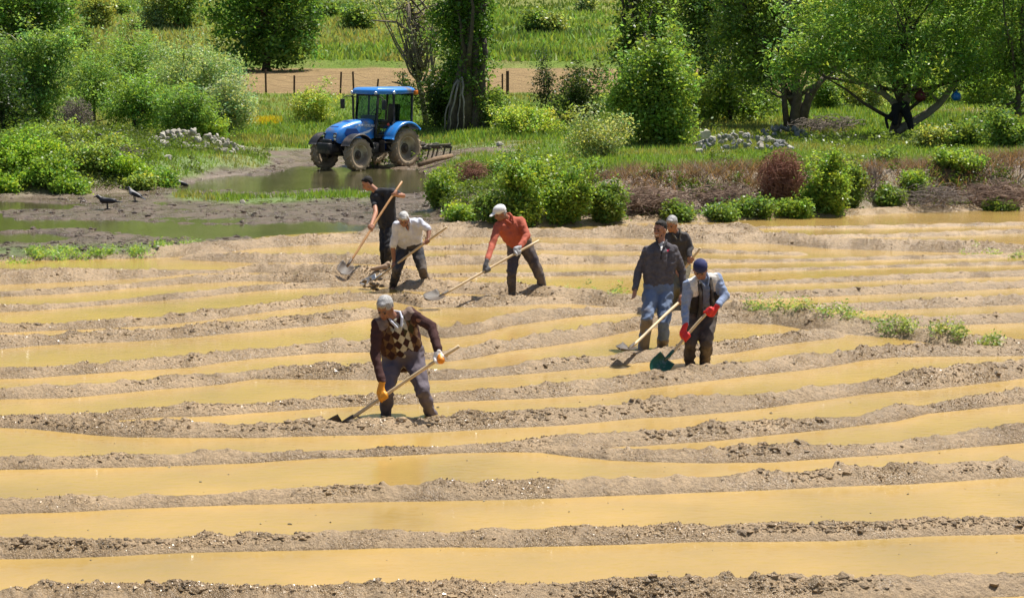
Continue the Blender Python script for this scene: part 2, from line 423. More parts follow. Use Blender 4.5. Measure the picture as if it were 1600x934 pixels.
# ------------------------------------------------------------------ terrain
# each furrow ridge: crest line and waterline, read as points along it (photo columns)
RIDGES = [
 ([(-300,915),(0,921),(75,914),(100,912),(200,911),(300,911),(400,915),(500,914),(600,912),(650,909),(700,907),(750,909),(800,911),(870,911),(950,906),(1000,904),(1100,901),(1200,901),(1250,899),(1350,903),(1400,901),(1450,899),(1550,896),(1600,893),(1900,885)],
  [(-300,970),(0,965),(800,952),(1450,936),(1600,931),(1900,925)]),
 ([(-300,845),(0,841),(60,840),(130,843),(200,842),(270,841),(300,838),(322,832),(360,838),(390,832),(430,835),(460,834),(500,830),(550,829),(600,826),(650,831),(700,832),(740,827),(770,822),(800,826),(850,826),(880,823),(915,821),(960,823),(1000,822),(1040,821),(1060,818),(1090,819),(1110,822),(1150,818),(1200,815),(1260,818),(1300,817),(1360,814),(1400,815),(1450,809),(1500,810),(1550,809),(1600,807),(1900,800)],
  [(-300,878),(0,873),(100,872),(200,867),(300,863),(400,861),(500,859),(600,856),(700,855),(800,855),(900,852),(1000,850),(1080,847),(1200,846),(1300,845),(1400,840),(1450,837),(1600,834),(1900,828)]),
 ([(-300,790),(0,780),(50,778),(90,774),(130,771),(160,776),(190,778),(220,772),(240,772),(260,775),(290,774),(340,772),(400,765),(460,763),(500,760),(560,758),(650,757),(670,752),(730,754),(760,753),(800,750),(850,745),(880,749),(930,746),(960,749),(980,744),(1020,746),(1060,741),(1090,746),(1130,744),(1160,737),(1200,735),(1240,738),(1300,733),(1320,726),(1360,728),(1410,729),(1450,726),(1500,721),(1550,719),(1570,713),(1600,720),(1900,695)],
  [(-300,812),(0,803),(100,800),(200,795),(300,791),(400,788),(500,786),(600,784),(700,782),(800,780),(900,777),(1000,773),(1100,769),(1200,765),(1300,760),(1400,757),(1500,751),(1600,745),(1900,725)]),
 ([(-300,718),(0,713),(50,712),(100,714),(130,713),(160,710),(190,707),(220,709),(280,710),(310,705),(360,704),(400,708),(430,706),(510,704),(560,703),(600,698),(700,697),(730,694),(800,690),(840,684),(870,682),(900,679),(930,675),(1000,673),(1040,671),(1070,669),(1100,662),(1120,659),(1200,655),(1240,654),(1290,652),(1340,650),(1360,643),(1380,637),(1400,633),(1440,634),(1480,625),(1520,618),(1560,614),(1600,605),(1900,580)],
  [(-300,740),(0,734),(100,732),(200,730),(300,727),(400,723),(500,716),(600,713),(700,708),(800,706),(900,708),(950,700),(975,697),(1000,697),(1050,693),(1100,690),(1150,685),(1200,680),(1300,670),(1400,658),(1450,646),(1500,641),(1560,634),(1600,630),(1900,600)]),
 ([(850,697),(900,699),(975,700),(1030,702),(1100,701),(1150,698),(1190,694),(1260,693),(1300,696),(1340,694),(1400,690),(1450,682),(1500,675),(1520,671),(1570,666),(1600,665),(1900,640)],
  [(850,708),(900,714),(950,719),(1000,721),(1100,723),(1200,722),(1250,719),(1300,716),(1400,709),(1500,700),(1600,692),(1900,668)]),
 ([(-300,655),(0,650),(50,647),(100,647),(140,645),(170,644),(180,638),(200,637),(260,635),(280,631),(290,628),(320,631),(380,631),(400,631),(430,627),(460,621),(480,624),(500,620),(560,616),(600,617),(660,614),(700,612),(740,609),(760,606),(800,605),(830,601),(850,598),(900,594),(950,590),(1000,582),(1050,578),(1080,572),(1100,569),(1150,566),(1200,562),(1220,555),(1250,551),(1290,552),(1330,546),(1360,541),(1400,538),(1450,537),(1600,539),(1900,545)],
  [(-300,668),(0,662),(100,662),(200,656),(250,652),(300,651),(350,649),(400,645),(450,642),(500,638),(590,633),(640,632),(700,628),(800,624),(850,622),(900,618),(950,615),(1000,608),(1050,602),(1100,596),(1150,590),(1200,584),(1250,579),(1300,572),(1350,563),(1400,558),(1450,557),(1600,556),(1900,560)]),
 ([(-300,658),(0,655),(100,658),(200,658),(255,657),(290,655),(300,657),(330,660),(370,663),(400,663),(410,660),(440,660),(470,658),(490,653),(500,652),(520,659),(540,661),(560,655),(590,653),(640,653),(680,652),(700,650),(720,643),(740,641),(760,644),(800,640),(840,639),(870,637),(900,637),(940,634),(970,633),(1000,627),(1020,622),(1060,623),(1100,618),(1120,615),(1160,617),(1200,614),(1230,611),(1260,605),(1290,601),(1340,597),(1380,591),(1420,578),(1460,576),(1500,571),(1550,565),(1600,562),(1900,545)],
  [(-300,668),(0,668),(50,670),(100,675),(150,680),(200,683),(300,684),(400,684),(500,681),(600,679),(700,674),(800,668),(850,666),(900,663),(950,658),(1000,653),(1050,651),(1100,647),(1150,643),(1200,637),(1250,630),(1300,623),(1350,616),(1400,611),(1450,609),(1500,603),(1600,591),(1900,572)]),
 ([(-300,625),(0,607),(60,602),(100,601),(180,597),(190,593),(230,595),(250,586),(300,583),(350,584),(400,578),(440,572),(480,570),(510,563),(540,572),(580,565),(620,570),(690,577),(750,577),(800,570),(850,559),(900,557),(950,556),(970,550),(1000,548),(1040,542),(1100,537),(1150,530),(1200,523),(1250,516),(1300,512)],
  [(-300,642),(0,624),(100,622),(150,618),(200,613),(250,608),(300,605),(350,600),(400,592),(500,593),(600,594),(700,594),(800,586),(850,582),(900,577),(950,572),(1000,567),(1050,562),(1100,556),(1150,551),(1200,542),(1250,535),(1300,529)]),
 ([(-300,592),(0,574),(50,573),(100,571),(130,565),(160,569),(180,561),(200,563),(250,556),(290,555),(300,549),(320,552),(370,546),(430,543),(470,537),(500,536),(525,529),(560,534),(580,530),(620,540),(670,551),(700,546),(750,537),(780,533),(800,531),(850,519),(900,515),(930,505),(960,504),(1000,493),(1050,488),(1100,484),(1200,487)],
  [(-300,612),(0,592),(50,591),(100,587),(200,580),(300,574),(350,566),(400,560),(500,552),(570,550),(600,551),(650,560),(700,565),(750,558),(800,548),(850,542),(900,535),(950,525),(1000,515),(1050,509),(1100,507),(1150,505),(1200,507)]),
 ([(-300,540),(0,523),(60,522),(90,523),(110,517),(150,518),(170,512),(200,515),(270,513),(300,507),(340,503),(400,501),(440,494),(480,492),(505,487),(540,484),(580,481),(620,490),(670,510),(690,511),(720,508),(750,503),(770,495),(800,488),(850,483),(900,481),(950,479),(1000,478)],
  [(-300,560),(0,546),(50,541),(100,538),(200,534),(300,527),(350,522),(400,518),(450,513),(500,509),(580,497),(620,508),(670,528),(700,528),(750,522),(800,509),(850,502),(900,495),(950,491),(1000,489)]),
 ([(-300,515),(0,504),(50,505),(100,505),(110,501),(150,500),(180,496),(250,495),(270,490),(300,487),(320,482),(350,481),(400,476),(460,468),(500,461),(550,457),(600,459),(650,460),(700,462),(800,462),(850,463),(900,465),(950,470)],
  [(-300,530),(0,520),(50,518),(100,516),(150,514),(200,511),(250,508),(300,503),(350,497),(400,490),(450,483),(500,478),(550,471),(600,469),(660,481),(700,480),(750,480),(800,478),(850,475),(900,475),(950,477)]),
 ([(-300,487),(0,476),(50,475),(100,473),(150,470),(200,466),(250,459),(300,455),(340,451),(370,448),(400,445),(450,442),(500,440),(560,438),(660,440)],
  [(-300,500),(0,488),(50,486),(100,482),(150,478),(200,474),(250,470),(300,466),(350,460),(400,455),(450,452),(500,450),(560,447),(660,452)]),
 ([(-300,465),(0,455),(50,452),(100,449),(150,446),(200,443),(250,437),(300,431),(350,428),(400,428),(450,426),(520,424)],
  [(-300,474),(0,464),(50,462),(100,460),(150,456),(200,451),(250,447),(300,443),(350,441),(400,439),(450,441),(520,446)]),
 ([(-300,432),(0,420),(100,418),(200,420),(300,421),(350,421),(400,412),(450,412),(520,412),(600,418),(660,425)],
  [(-300,452),(0,445),(100,441),(200,436),(250,433),(300,428),(350,427),(400,426),(450,428),(520,437),(600,445),(660,447)]),
 ([(300,395),(400,396),(500,396),(600,398),(660,400)],[(300,407),(400,411),(500,410),(600,414),(660,416)]),
 ([(640,400),(850,398),(1000,400),(1150,405),(1200,405),(1400,399),(1600,396),(1900,390)],
  [(640,415),(850,413),(1000,412),(1150,411),(1200,410),(1400,406),(1600,402),(1900,396)]),
 ([(650,427),(850,425),(1000,422),(1150,419),(1200,419),(1400,413),(1600,407),(1900,400)],
  [(650,434),(850,432),(1000,430),(1150,426),(1200,424),(1400,418),(1600,414),(1900,407)]),
 ([(1020,441),(1150,439),(1200,438),(1400,428),(1600,421),(1900,412)],
  [(1020,450),(1150,447),(1200,445),(1400,438),(1600,432),(1900,424)]),
 ([(1060,460),(1150,457),(1200,456),(1400,445),(1600,438),(1900,428)],
  [(1060,470),(1150,469),(1200,467),(1400,459),(1600,450),(1900,438)]),
 ([(1250,476),(1300,473),(1400,470),(1600,459),(1900,448)],
  [(1250,488),(1300,487),(1400,484),(1600,476),(1900,462)]),
 ([(1380,497),(1400,495),(1500,492),(1600,487),(1900,478)],
  [(1380,512),(1450,510),(1500,508),(1600,504),(1900,494)]),
 ([(640,384),(850,379),(1000,382),(1150,391),(1250,393)],[(640,392),(850,391),(1000,393),(1150,397),(1250,399)]),
 ([(1050,366),(1200,362),(1250,365),(1300,371),(1400,374),(1480,375),(1600,382),(1900,388)],
  [(1050,380),(1200,381),(1300,389),(1400,392),(1500,395),(1600,396),(1900,402)]),
 ([(1180,352),(1350,351),(1600,346),(1900,340)],[(1180,357),(1350,357),(1600,352),(1900,345)]),
 ([(1280,366),(1400,364),(1600,357),(1900,350)],[(1280,371),(1400,371),(1600,365),(1900,356)]),
 ([(690,358),(800,356),(900,357),(1000,353),(1100,350),(1170,348)],[(690,371),(850,371),(1000,373),(1100,380),(1170,380)]),
 # weedy bund between the plots
 ([(640,436),(780,441),(860,446),(930,453),(980,460),(1060,466),(1130,470),(1200,480),(1300,490),(1400,508),(1500,520),(1600,531),(1900,548)],
  [(640,455),(780,462),(860,472),(980,482),(1060,486),(1130,493),(1200,505),(1260,515),(1300,521),(1400,528),(1450,536),(1500,545),(1600,556),(1900,575)]),
 # berm along the dark wet ground on the left
 ([(-300,393),(0,388),(100,386),(200,383),(280,380),(330,377),(400,372),(500,366),(600,362),(690,356)],
  [(-300,412),(0,408),(100,406),(200,404),(250,403),(330,398),(400,388),(500,383),(600,378),(690,372)]),
]
def build_ridge(cr, ba):
    cx = np.array([c[0] for c in cr], float); cy = np.array([c[1] for c in cr], float)
    bx = np.array([c[0] for c in ba], float); by = np.array([c[1] for c in ba], float)
    xs = np.unique(np.concatenate([cx, bx, np.arange(cx[0], cx[-1], 20)]))
    xs = xs[(xs >= cx[0]) & (xs <= cx[-1])]
    c = np.interp(xs, cx, cy); b = np.interp(xs, bx, by)
    U, DC, DB, HH = [], [], [], []
    for x, a, e in zip(xs, c, b):
        P = on_z(x, e, 0.0)
        s = FPX / (P[1] * CP + CAM_H * SP)
        al = math.atan2(CAM_H, P[1])
        H = max(0.03, min(0.24, (e - a) / s / (cos(al) + 2.3 * sin(al))))
        Q = on_z(x, a, H)
        U.append(P[0] / P[1]); DB.append(P[1]); DC.append(max(Q[1], P[1] + 0.05)); HH.append(H)
    return np.array(U), np.array(DB), np.array(DC), np.array(HH)
RW = [build_ridge(*r) for r in RIDGES]

ucol = np.unique(np.concatenate([np.linspace(-0.60, -0.345, 26), np.linspace(-0.335, 0.335, 700), np.linspace(0.345, 0.60, 26)]))
dnear = 1 / np.linspace(1 / 10.6, 1 / 62.0, 800)
UU, DD = np.meshgrid(ucol, dnear)
XX = UU * DD
PXg, PYg = px_of(XX, DD)

def pl(pts):     # polyline py(px)
    a = np.array(pts, float)
    return lambda x: np.interp(x, a[:, 0], a[:, 1])
F_EDGE = pl([(-300,413),(0,408),(200,404),(330,392),(400,374),(500,368),(600,364),(690,356),(800,352),(900,350),(1000,345),(1100,344),(1200,338),(1300,335),(1400,330),(1500,327),(1600,322),(1900,315)])
L_BANK = pl([(-300,312),(0,308),(100,306),(200,300),(260,290),(320,280),(380,272),(430,262),(520,246),(600,236),(700,225)])
R_BANK = pl([(640,330),(700,345),(760,350),(850,352),(960,345),(1100,338),(1200,334),(1300,333),(1400,329),(1600,322),(1900,315)])

def ellipses(px, py, L):
    m = np.full(px.shape, -9.0)
    for cx, cy, rx, ry in L:
        m = np.maximum(m, 1 - np.sqrt(((px - cx) / rx) ** 2 + ((py - cy) / ry) ** 2))
    return m
PUDDLES = [(40, 323, 110, 7), (120, 352, 170, 9), (330, 359, 240, 10), (480, 362, 110, 13), (30, 372, 100, 9), (-150, 350, 200, 30),
           (430, 286, 150, 15), (545, 279, 140, 21), (620, 284, 55, 24), (330, 291, 80, 8)]

def near_height():
    X, D, px, py = XX, DD, PXg, PYg
    infield = py > F_EDGE(px)
    Z = np.full(X.shape, -0.07) + 0.02 * fbm(X * 0.8, D * 0.8, seed=3)
    rid = np.full(X.shape, -1.0)
    wob = 0.045 * fbm(X * 1.3, D * 0.4, seed=9) + 0.03 * fbm(X * 4, D * 1.2, seed=10)
    for U, DB, DC, HH in RW:
        db = np.interp(ucol, U, DB)[None, :]; dc = np.interp(ucol, U, DC)[None, :]; H = np.interp(ucol, U, HH)[None, :]
        ends = sstep(U[0] - 0.02, U[0] + 0.004, ucol) * (1 - sstep(U[-1] - 0.004, U[-1] + 0.02, ucol))
        ends = ends[None, :]
        t = (D + wob * 0.35 - db) / (dc - db)
        front = np.where(t > 0, H * np.sin(np.clip(t, 0, 1) * pi / 2) ** 0.85, t * 0.25)
        bk = (D - dc) / np.maximum(0.22, 2.1 * H)
        back = H - (H + 0.10) * sstep(0, 1, bk)
        h = np.where(D < dc, front, back)
        h = np.maximum(h, -0.12) * ends - 0.12 * (1 - ends)
        Z = np.maximum(Z, h)
    mudm = sstep(-0.03, 0.05, Z)
    # broken lumpy surface
    lump = np.abs(fbm(X * 5.5, D * 4.5, oct=4, seed=21))
    crumb = np.maximum(0, fbm(X * 11, D * 8, oct=3, seed=31)) ** 1.2
    clus = sstep(-0.15, 0.45, fbm(X * 0.9, D * 0.9, oct=2, seed=41))
    rough = (0.06 * lump + 0.09 * crumb * (0.04 + 0.96 * clus) - 0.012)
    Zf = Z + mudm * rough * (0.25 + 0.75 * sstep(0.05, 0.12, Z))
    # outside the planted field
    left = 1 - sstep(660, 720, px)
    dL = D - np.interp(ucol, [on_z(p, L_BANK(p))[0] / on_z(p, L_BANK(p))[1] for p in range(-300, 701, 25)],
                       [on_z(p, L_BANK(p))[1] for p in range(-300, 701, 25)])[None, :]
    dR = D - np.interp(ucol, [on_z(p, R_BANK(p))[0] / on_z(p, R_BANK(p))[1] for p in range(640, 1901, 25)],
                       [on_z(p, R_BANK(p))[1] for p in range(640, 1901, 25)])[None, :]
    soil = 0.02 + 0.07 * fbm(X * 0.7, D * 0.7, oct=3, seed=51) + 0.05 * np.abs(fbm(X * 4, D * 3, oct=4, seed=52))
    pud = ellipses(px, py, PUDDLES) + 0.6 * fbm(X * 1.1, D * 0.8, oct=5, seed=53)
    soil = soil - 0.20 * sstep(-0.08, 0.22, pud)
    hl = np.interp(px, [-300, 0, 200, 330, 430, 560, 700], [0.9, 0.8, 0.65, 0.35, 0.12, 0.05, 0.05])
    soil = np.maximum(soil, np.where(dL > 0, hl * sstep(-0.1, 2.2, dL) * (1 + 0.3 * fbm(X * 0.5, D * 0.5, seed=61)) + 0.02, -1))
    soil = soil + 0.10 * sstep(0, 1.5, dL) * fbm(X * 1.6, D * 1.6, oct=4, seed=62)
    hr = np.interp(px, [640, 700, 760, 900, 1000, 1200, 1400, 1600, 1900], [0.12, 0.3, 0.5, 0.62, 0.85, 0.8, 0.78, 0.95, 1.0])
    pr = sstep(-0.1, 1.5, dR + 0.35 * fbm(X * 1.5, D * 1.5, oct=3, seed=71))
    drop = 1 - 0.32 * sstep(2.3, 5.5, dR)
    bank = hr * pr * drop + 0.13 * sstep(0, 1, dR) * fbm(X * 2.2, D * 2.2, oct=5, seed=72) * (1 - 0.6 * sstep(3, 7, dR))
    bank = bank + 0.02
    out = soil * left + bank * (1 - left)
    e = sstep(-6, 5, py - F_EDGE(px) - 0)
    Znew = np.where(infield, Zf, out)
    # mud shoulder of the field's far edge
    edge = np.exp(-((py - F_EDGE(px)) / 4.0) ** 2) * sstep(600, 680, px)
    Znew = np.where(infield, np.maximum(Zf, edge * 0.20 - 0.09 + rough * edge), np.maximum(out, edge * 0.19 - 0.09 + rough * edge * 0.6))
    return Znew, dL, dR, left, pud, infield

Znear, dL, dR, leftm, pud, infield = near_height()

# far terrain: meadow, ploughed strip, slope, hill
def far_profile(d):
    return np.interp(d, [41, 62, 80, 95, 126, 128, 140, 160, 200, 250, 350, 470],
                     [0.10, 0.10, 0.35, 1.02, 1.86, 2.3, 3.0, 4.6, 7.6, 16.0, 62.0, 105.0])
dfar = np.concatenate([np.linspace(62.0, 130, 170), np.geomspace(131, 470, 110)])
ufar = np.unique(np.concatenate([np.linspace(-0.60, -0.345, 14), np.linspace(-0.335, 0.335, 330), np.linspace(0.345, 0.60, 14)]))
UF, DF = np.meshgrid(ufar, dfar)
XF = UF * DF
PXf = 800 + FPX * UF
edge_z = np.interp(ufar, ucol, Znear[-1])
Zfar = far_profile(DF)
mixe = 1 - sstep(62, 74, DF)
rise = 0.55 * sstep(700, 1000, PXf) * (1 - sstep(75, 95, DF))
Zfar = Zfar + rise
Zfar = Zfar * (1 - mixe) + edge_z[None, :] * mixe
Zfar = Zfar + (1 - mixe) * (0.10 * fbm(XF * 0.35, DF * 0.35, oct=3, seed=81)) + sstep(126, 150, DF) * (
    0.55 * fbm(XF * 0.10, DF * 0.10, oct=4, seed=82) + 0.35 * np.abs(np.sin(DF * 0.22 + 2 * fbm(XF * 0.03, DF * 0.03, seed=83))))
# the last near row and the first far row are the same edge
Znear[-1] = np.interp(ucol, ufar, edge_z)

def zat(x, d):
    x = np.asarray(x, float); d = np.asarray(d, float)
    u = x / d
    def samp(Z, us, ds, key):
        ci = np.clip(np.interp(u, us, np.arange(len(us))), 0, len(us) - 1.001)
        ri = np.clip(np.interp(key(d), key(ds) if key(ds)[0] < key(ds)[-1] else key(ds)[::-1],
                               np.arange(len(ds)) if key(ds)[0] < key(ds)[-1] else np.arange(len(ds))[::-1]), 0, len(ds) - 1.001)
        c0 = ci.astype(int); r0 = ri.astype(int); fc = ci - c0; fr = ri - r0
        return (Z[r0, c0] * (1 - fc) * (1 - fr) + Z[r0, c0 + 1] * fc * (1 - fr) + Z[r0 + 1, c0] * (1 - fc) * fr + Z[r0 + 1, c0 + 1] * fc * fr)
    a = samp(Znear, ucol, dnear, lambda q: q)
    b = samp(Zfar, ufar, dfar, lambda q: q)
    return np.where(d < 62, a, b)
def hit(px, py, dmin=11.0):
    """where the sight line through a photo point meets the ground"""
    ds = np.concatenate([np.arange(dmin, 62, 0.05), np.arange(62, 460, 0.4)])
    r = ray(px, py)
    x = r[0] * ds / r[1]; z = CAM_H + r[2] * ds / r[1]
    g = zat(x, ds)
    i = np.argmax(z <= g)
    return np.array([x[i], ds[i], float(g[i])])
def ground(px, d):
    x = (px - 800) / FPX * (d * CP + (CAM_H - 0.3) * SP)
    return np.array([x, d, float(zat(x, d))])

# colours of the ground (what lies there: mud, soil, grass)
MUD = np.array([0.395, 0.275, 0.150]); DSOIL = np.array([0.135, 0.092, 0.056]); GRS = np.array([0.155, 0.225, 0.04])
BANKC = np.array([0.29, 0.205, 0.14]); DRYG = np.array([0.24, 0.235, 0.08]); BROWN = np.array([0.31, 0.215, 0.105])
def lerp(a, b, t): return a * (1 - t[..., None]) + b * t[..., None]
Cn = np.zeros(XX.shape + (3,)) + MUD
v = fbm(XX * 0.6, DD * 0.6, oct=4, seed=91)
Cn = Cn * (1 + 0.16 * v[..., None])
far_up = (PXg > 640) & infield
Cn = lerp(Cn, Cn * np.array([1.03, 1.03, 1.03]), sstep(480, 440, PYg) if False else (1 - sstep(430, 500, PYg)))
gl = sstep(0.2, 1.2, dL + 0.8 * fbm(XX * 0.5, DD * 0.5, seed=92))
strip = np.exp(-((PYg - 311 - 3 * np.sin(PXg * 0.02)) / 5.0) ** 2) * sstep(250, 290, PXg) * (1 - sstep(560, 600, PXg))
lz = lerp(np.zeros(XX.shape + (3,)) + DSOIL, GRS, np.clip(gl + strip * 1.2, 0, 1))
dryl = sstep(0.1, 0.5, fbm(XX * 0.5, DD * 0.5, oct=4, seed=93))
lz = lerp(lz, DRYG, dryl * gl * 0.4)
wetedge = np.exp(-((dL + 0.1) / 0.5) ** 2) * 0.6
lz = lerp(lz, np.array([0.30, 0.24, 0.18]), np.clip(wetedge, 0, 1))
trk = 1 - sstep(0.7, 1.1, np.sqrt(((PXg - 590) / 215) ** 2 + ((PYg - 250) / 17) ** 2) + 0.5 * fbm(XX * 0.7, DD * 0.5, oct=3, seed=98))
lz = lerp(lz, DSOIL * 1.15, trk)
gr = sstep(2.5, 3.8, dR + 0.9 * fbm(XX * 0.9, DD * 0.9, oct=4, seed=94))
gpatch = sstep(0.15, 0.4, fbm(XX * 0.9, DD * 1.2, oct=4, seed=95))
rz = lerp(np.zeros(XX.shape + (3,)) + BANKC, np.array([0.17, 0.115, 0.08]), sstep(-0.1, 0.5, fbm(XX * 2.2, DD * 2.2, oct=4, seed=96)))
rz = lerp(rz, GRS, np.clip(gr + gpatch * 0.2, 0, 1))
rz = lerp(rz, DSOIL * 1.15, trk)
rz = lerp(rz, DRYG, gr * sstep(0.0, 0.4, fbm(XX * 0.35, DD * 0.35, oct=4, seed=97)) * 0.5)
outc = lerp(rz, lz, leftm)
Cn = lerp(outc, Cn, sstep(-5, 2, PYg - F_EDGE(PXg)))
berm = np.exp(-((PYg - pl([(-300,400),(0,396),(100,394),(200,392),(280,388)])(PXg)) / 8) ** 2) * (1 - sstep(250, 300, PXg))
Cn = lerp(Cn, GRS * 0.9, np.clip(berm, 0, 1) * 0.75)
bund = np.exp(-((PYg - pl([(860,455),(980,470),(1100,476),(1200,487),(1400,515),(1600,540)])(PXg)) / 7) ** 2) * sstep(850, 880, PXg)
Cn = lerp(Cn, np.array([0.20, 0.17, 0.085]), np.clip(bund, 0, 1) * 0.55)

Cf = np.zeros(XF.shape + (3,)) + GRS
n1 = fbm(XF * 0.05, DF * 0.05, oct=5, seed=101); n2 = fbm(XF * 0.3, DF * 0.3, oct=4, seed=102)
Cf = lerp(Cf, DRYG, sstep(0.05, 0.45, n2 + n1) * 0.55)
Cf = lerp(Cf, GRS * np.array([0.7, 0.8, 0.8]), sstep(0.1, 0.4, -n1) * 0.6)
bl = pl([(-300,95),(340,95),(370,97),(500,94),(1600,95)])
bw = sstep(94.5, 95.5, DF + 1.2 * n2) * (1 - sstep(124.5, 126, DF + 1.5 * n2)) * (1 - sstep(1225, 1300, PXf)) * sstep(330, 372, PXf + 12 * n2)
Cf = lerp(Cf, BROWN * 1.0, bw)
pathm = np.exp(-((DF - 137 - 0.02 * (PXf - 900)) / 1.2) ** 2) * sstep(880, 930, PXf) * (1 - sstep(980, 1000, PXf))
Cf = lerp(Cf, np.array([0.4, 0.33, 0.2]), pathm * 0.7)
pale = np.exp(-((DF - 78) / 4.0) ** 2) * sstep(1400, 1470, PXf) * 0.8
Cf = lerp(Cf, np.array([0.45, 0.41, 0.25]), np.clip(pale, 0, 1))
bs_ = sstep(0.25, 0.5, n2) * sstep(127, 129, DF) * (1 - sstep(133, 138, DF))
Cf = lerp(Cf, BROWN * 0.8, bs_ * 0.6)

def grid_obj(name, X, D, Z, C, mat, r0, r1):
    X, D, Z, C = X[r0:r1], D[r0:r1], Z[r0:r1], C[r0:r1]
    nr, nc = X.shape
    V = np.stack([X, D, Z], -1).reshape(-1, 3)
    i = np.arange((nr - 1) * nc).reshape(nr - 1, nc)[:, :-1].ravel()
    F = np.stack([i, i + 1, i + nc + 1, i + nc], -1)
    o = link(name, np_mesh(name, V, F, True, C.reshape(-1, 3)), mat)
    tag(o, kind='structure')
    return o
grid_obj('muddy_field', XX, DD, Znear, Cn, M_MUD, 0, 800)
k1 = int(np.argmax(dfar > 127))
Cf_first = Cf
for r in range(6):
    w = 1 - r / 6
    Cf[r] = Cf[r] * (1 - w) + w * np.stack([np.interp(ufar, ucol, Cn[-1, :, k]) for k in range(3)], -1)
grid_obj('meadow', XF, DF, Zfar, Cf, M_GROUND, 0, k1 + 1)
grid_obj('hillside', XF, DF, Zfar, Cf, M_GROUND, k1, len(dfar))

# water sheets; their shared border runs inside the berm
def water_strip(name, us, d0, d1, mat, n=24):
    t = np.linspace(0, 1, n)[:, None]
    D = d0[None] * (1 - t) + d1[None] * t
    X = us[None] * D
    V = np.stack([X, D, np.zeros_like(D)], -1).reshape(-1, 3)
    nc = len(us); i = np.arange((n - 1) * nc).reshape(n - 1, nc)[:, :-1].ravel()
    o = link(name, np_mesh(name, V, np.stack([i, i + 1, i + nc + 1, i + nc], -1), False), mat)
    tag(o, kind='structure'); return o
ws_ = np.linspace(-0.6, 0.6, 97)
_pe = [(on_z(p, float(F_EDGE(p)) - 8, 0.05)) for p in range(-300, 701, 20)]
_e = np.interp(ws_, [p[0] / p[1] for p in _pe], [p[1] for p in _pe])
_um = _pe[-1][0] / _pe[-1][1]
_e2 = np.where(ws_ > _um, 43.0, _e)
water_strip('furrow_water', ws_, np.full(97, 10.7), _e2, M_WATER)
k_ = ws_ <= _um
water_strip('pond_water', ws_[k_], _e[k_] + 0.02, np.full(k_.sum(), 60.5), M_POND)

# ------------------------------------------------------------------ foliage
def leaves_mesh(rng, C, cr, per, size, col, cvar=0.35, up=0.4, aspect=0.5, flat=1.0, hue=0.12):
    """rhombic leaves around the cluster centres C (n,3)"""
    n = len(C) * per
    P = np.repeat(C, per, 0) + rng.normal(0, 1, (n, 3)) * np.repeat(cr, per)[:, None] * np.array([0.55, 0.55, 0.5 * flat])
    ax = rng.normal(0, 1, (n, 3)); ax[:, 2] *= 0.6
    ax /= np.linalg.norm(ax, axis=1)[:, None]
    nm = rng.normal(0, 1, (n, 3)); nm[:, 2] += up * 2
    sd = np.cross(ax, nm); sd /= np.linalg.norm(sd, axis=1)[:, None] + 1e-9
    s = (size * rng.uniform(0.6, 1.35, n))[:, None]
    V = np.stack([P - ax * s * 0.5, P + sd * s * aspect * 0.5, P + ax * s * 0.5, P - sd * s * aspect * 0.5], 1)
    cf = np.repeat(rng.uniform(1 - cvar, 1 + cvar, len(C)), per) * rng.uniform(0.75, 1.25, n)
    hv = np.repeat(rng.normal(0, hue, len(C)), per) + rng.normal(0, hue * 0.6, n)
    T = np.array(col)[None, :] * cf[:, None] * 1.45
    T[:, 0] *= 1 + hv; T[:, 2] *= np.clip(1 - hv, 0.3, 2)
    return V.reshape(-1, 3), np.repeat(np.clip(T, 0.003, 0.5), 4, 0)
def quads(n):
    return np.arange(n * 4).reshape(n, 4)
def blob_points(rng, blobs, n, shell=0.45):
    """points in a union of ellipsoids (cx,cy,cz,rx,ry,rz)"""
    B = np.array(blobs, float)
    w = B[:, 3] * B[:, 4] * B[:, 5]; w = w ** 0.67; w /= w.sum()
    k = rng.choice(len(B), n, p=w)
    d = rng.normal(0, 1, (n, 3)); d /= np.linalg.norm(d, axis=1)[:, None]
    r = rng.uniform(0, 1, n) ** shell
    return B[k, :3] + d * r[:, None] * B[k, 3:]
def curve(p, q, rng, wob=0.12, n=6, sag=0.0):
    p, q = np.array(p), np.array(q)
    L = np.linalg.norm(q - p)
    off = rng.normal(0, wob * L, 3)
    return [p + (q - p) * t + off * sin(pi * t) * 0.6 + np.array([0, 0, -sag * L * sin(pi * t)]) + rng.normal(0, 0.012 * L, 3) * (0 < t < 1)
            for t in np.linspace(0, 1, n)]
def wx(px, py, d):  # world point seen at px,py at distance d
    return at_d(px, py, d)
def sc(d): return d * CP / FPX * 1.01     # metres per photo pixel at distance d

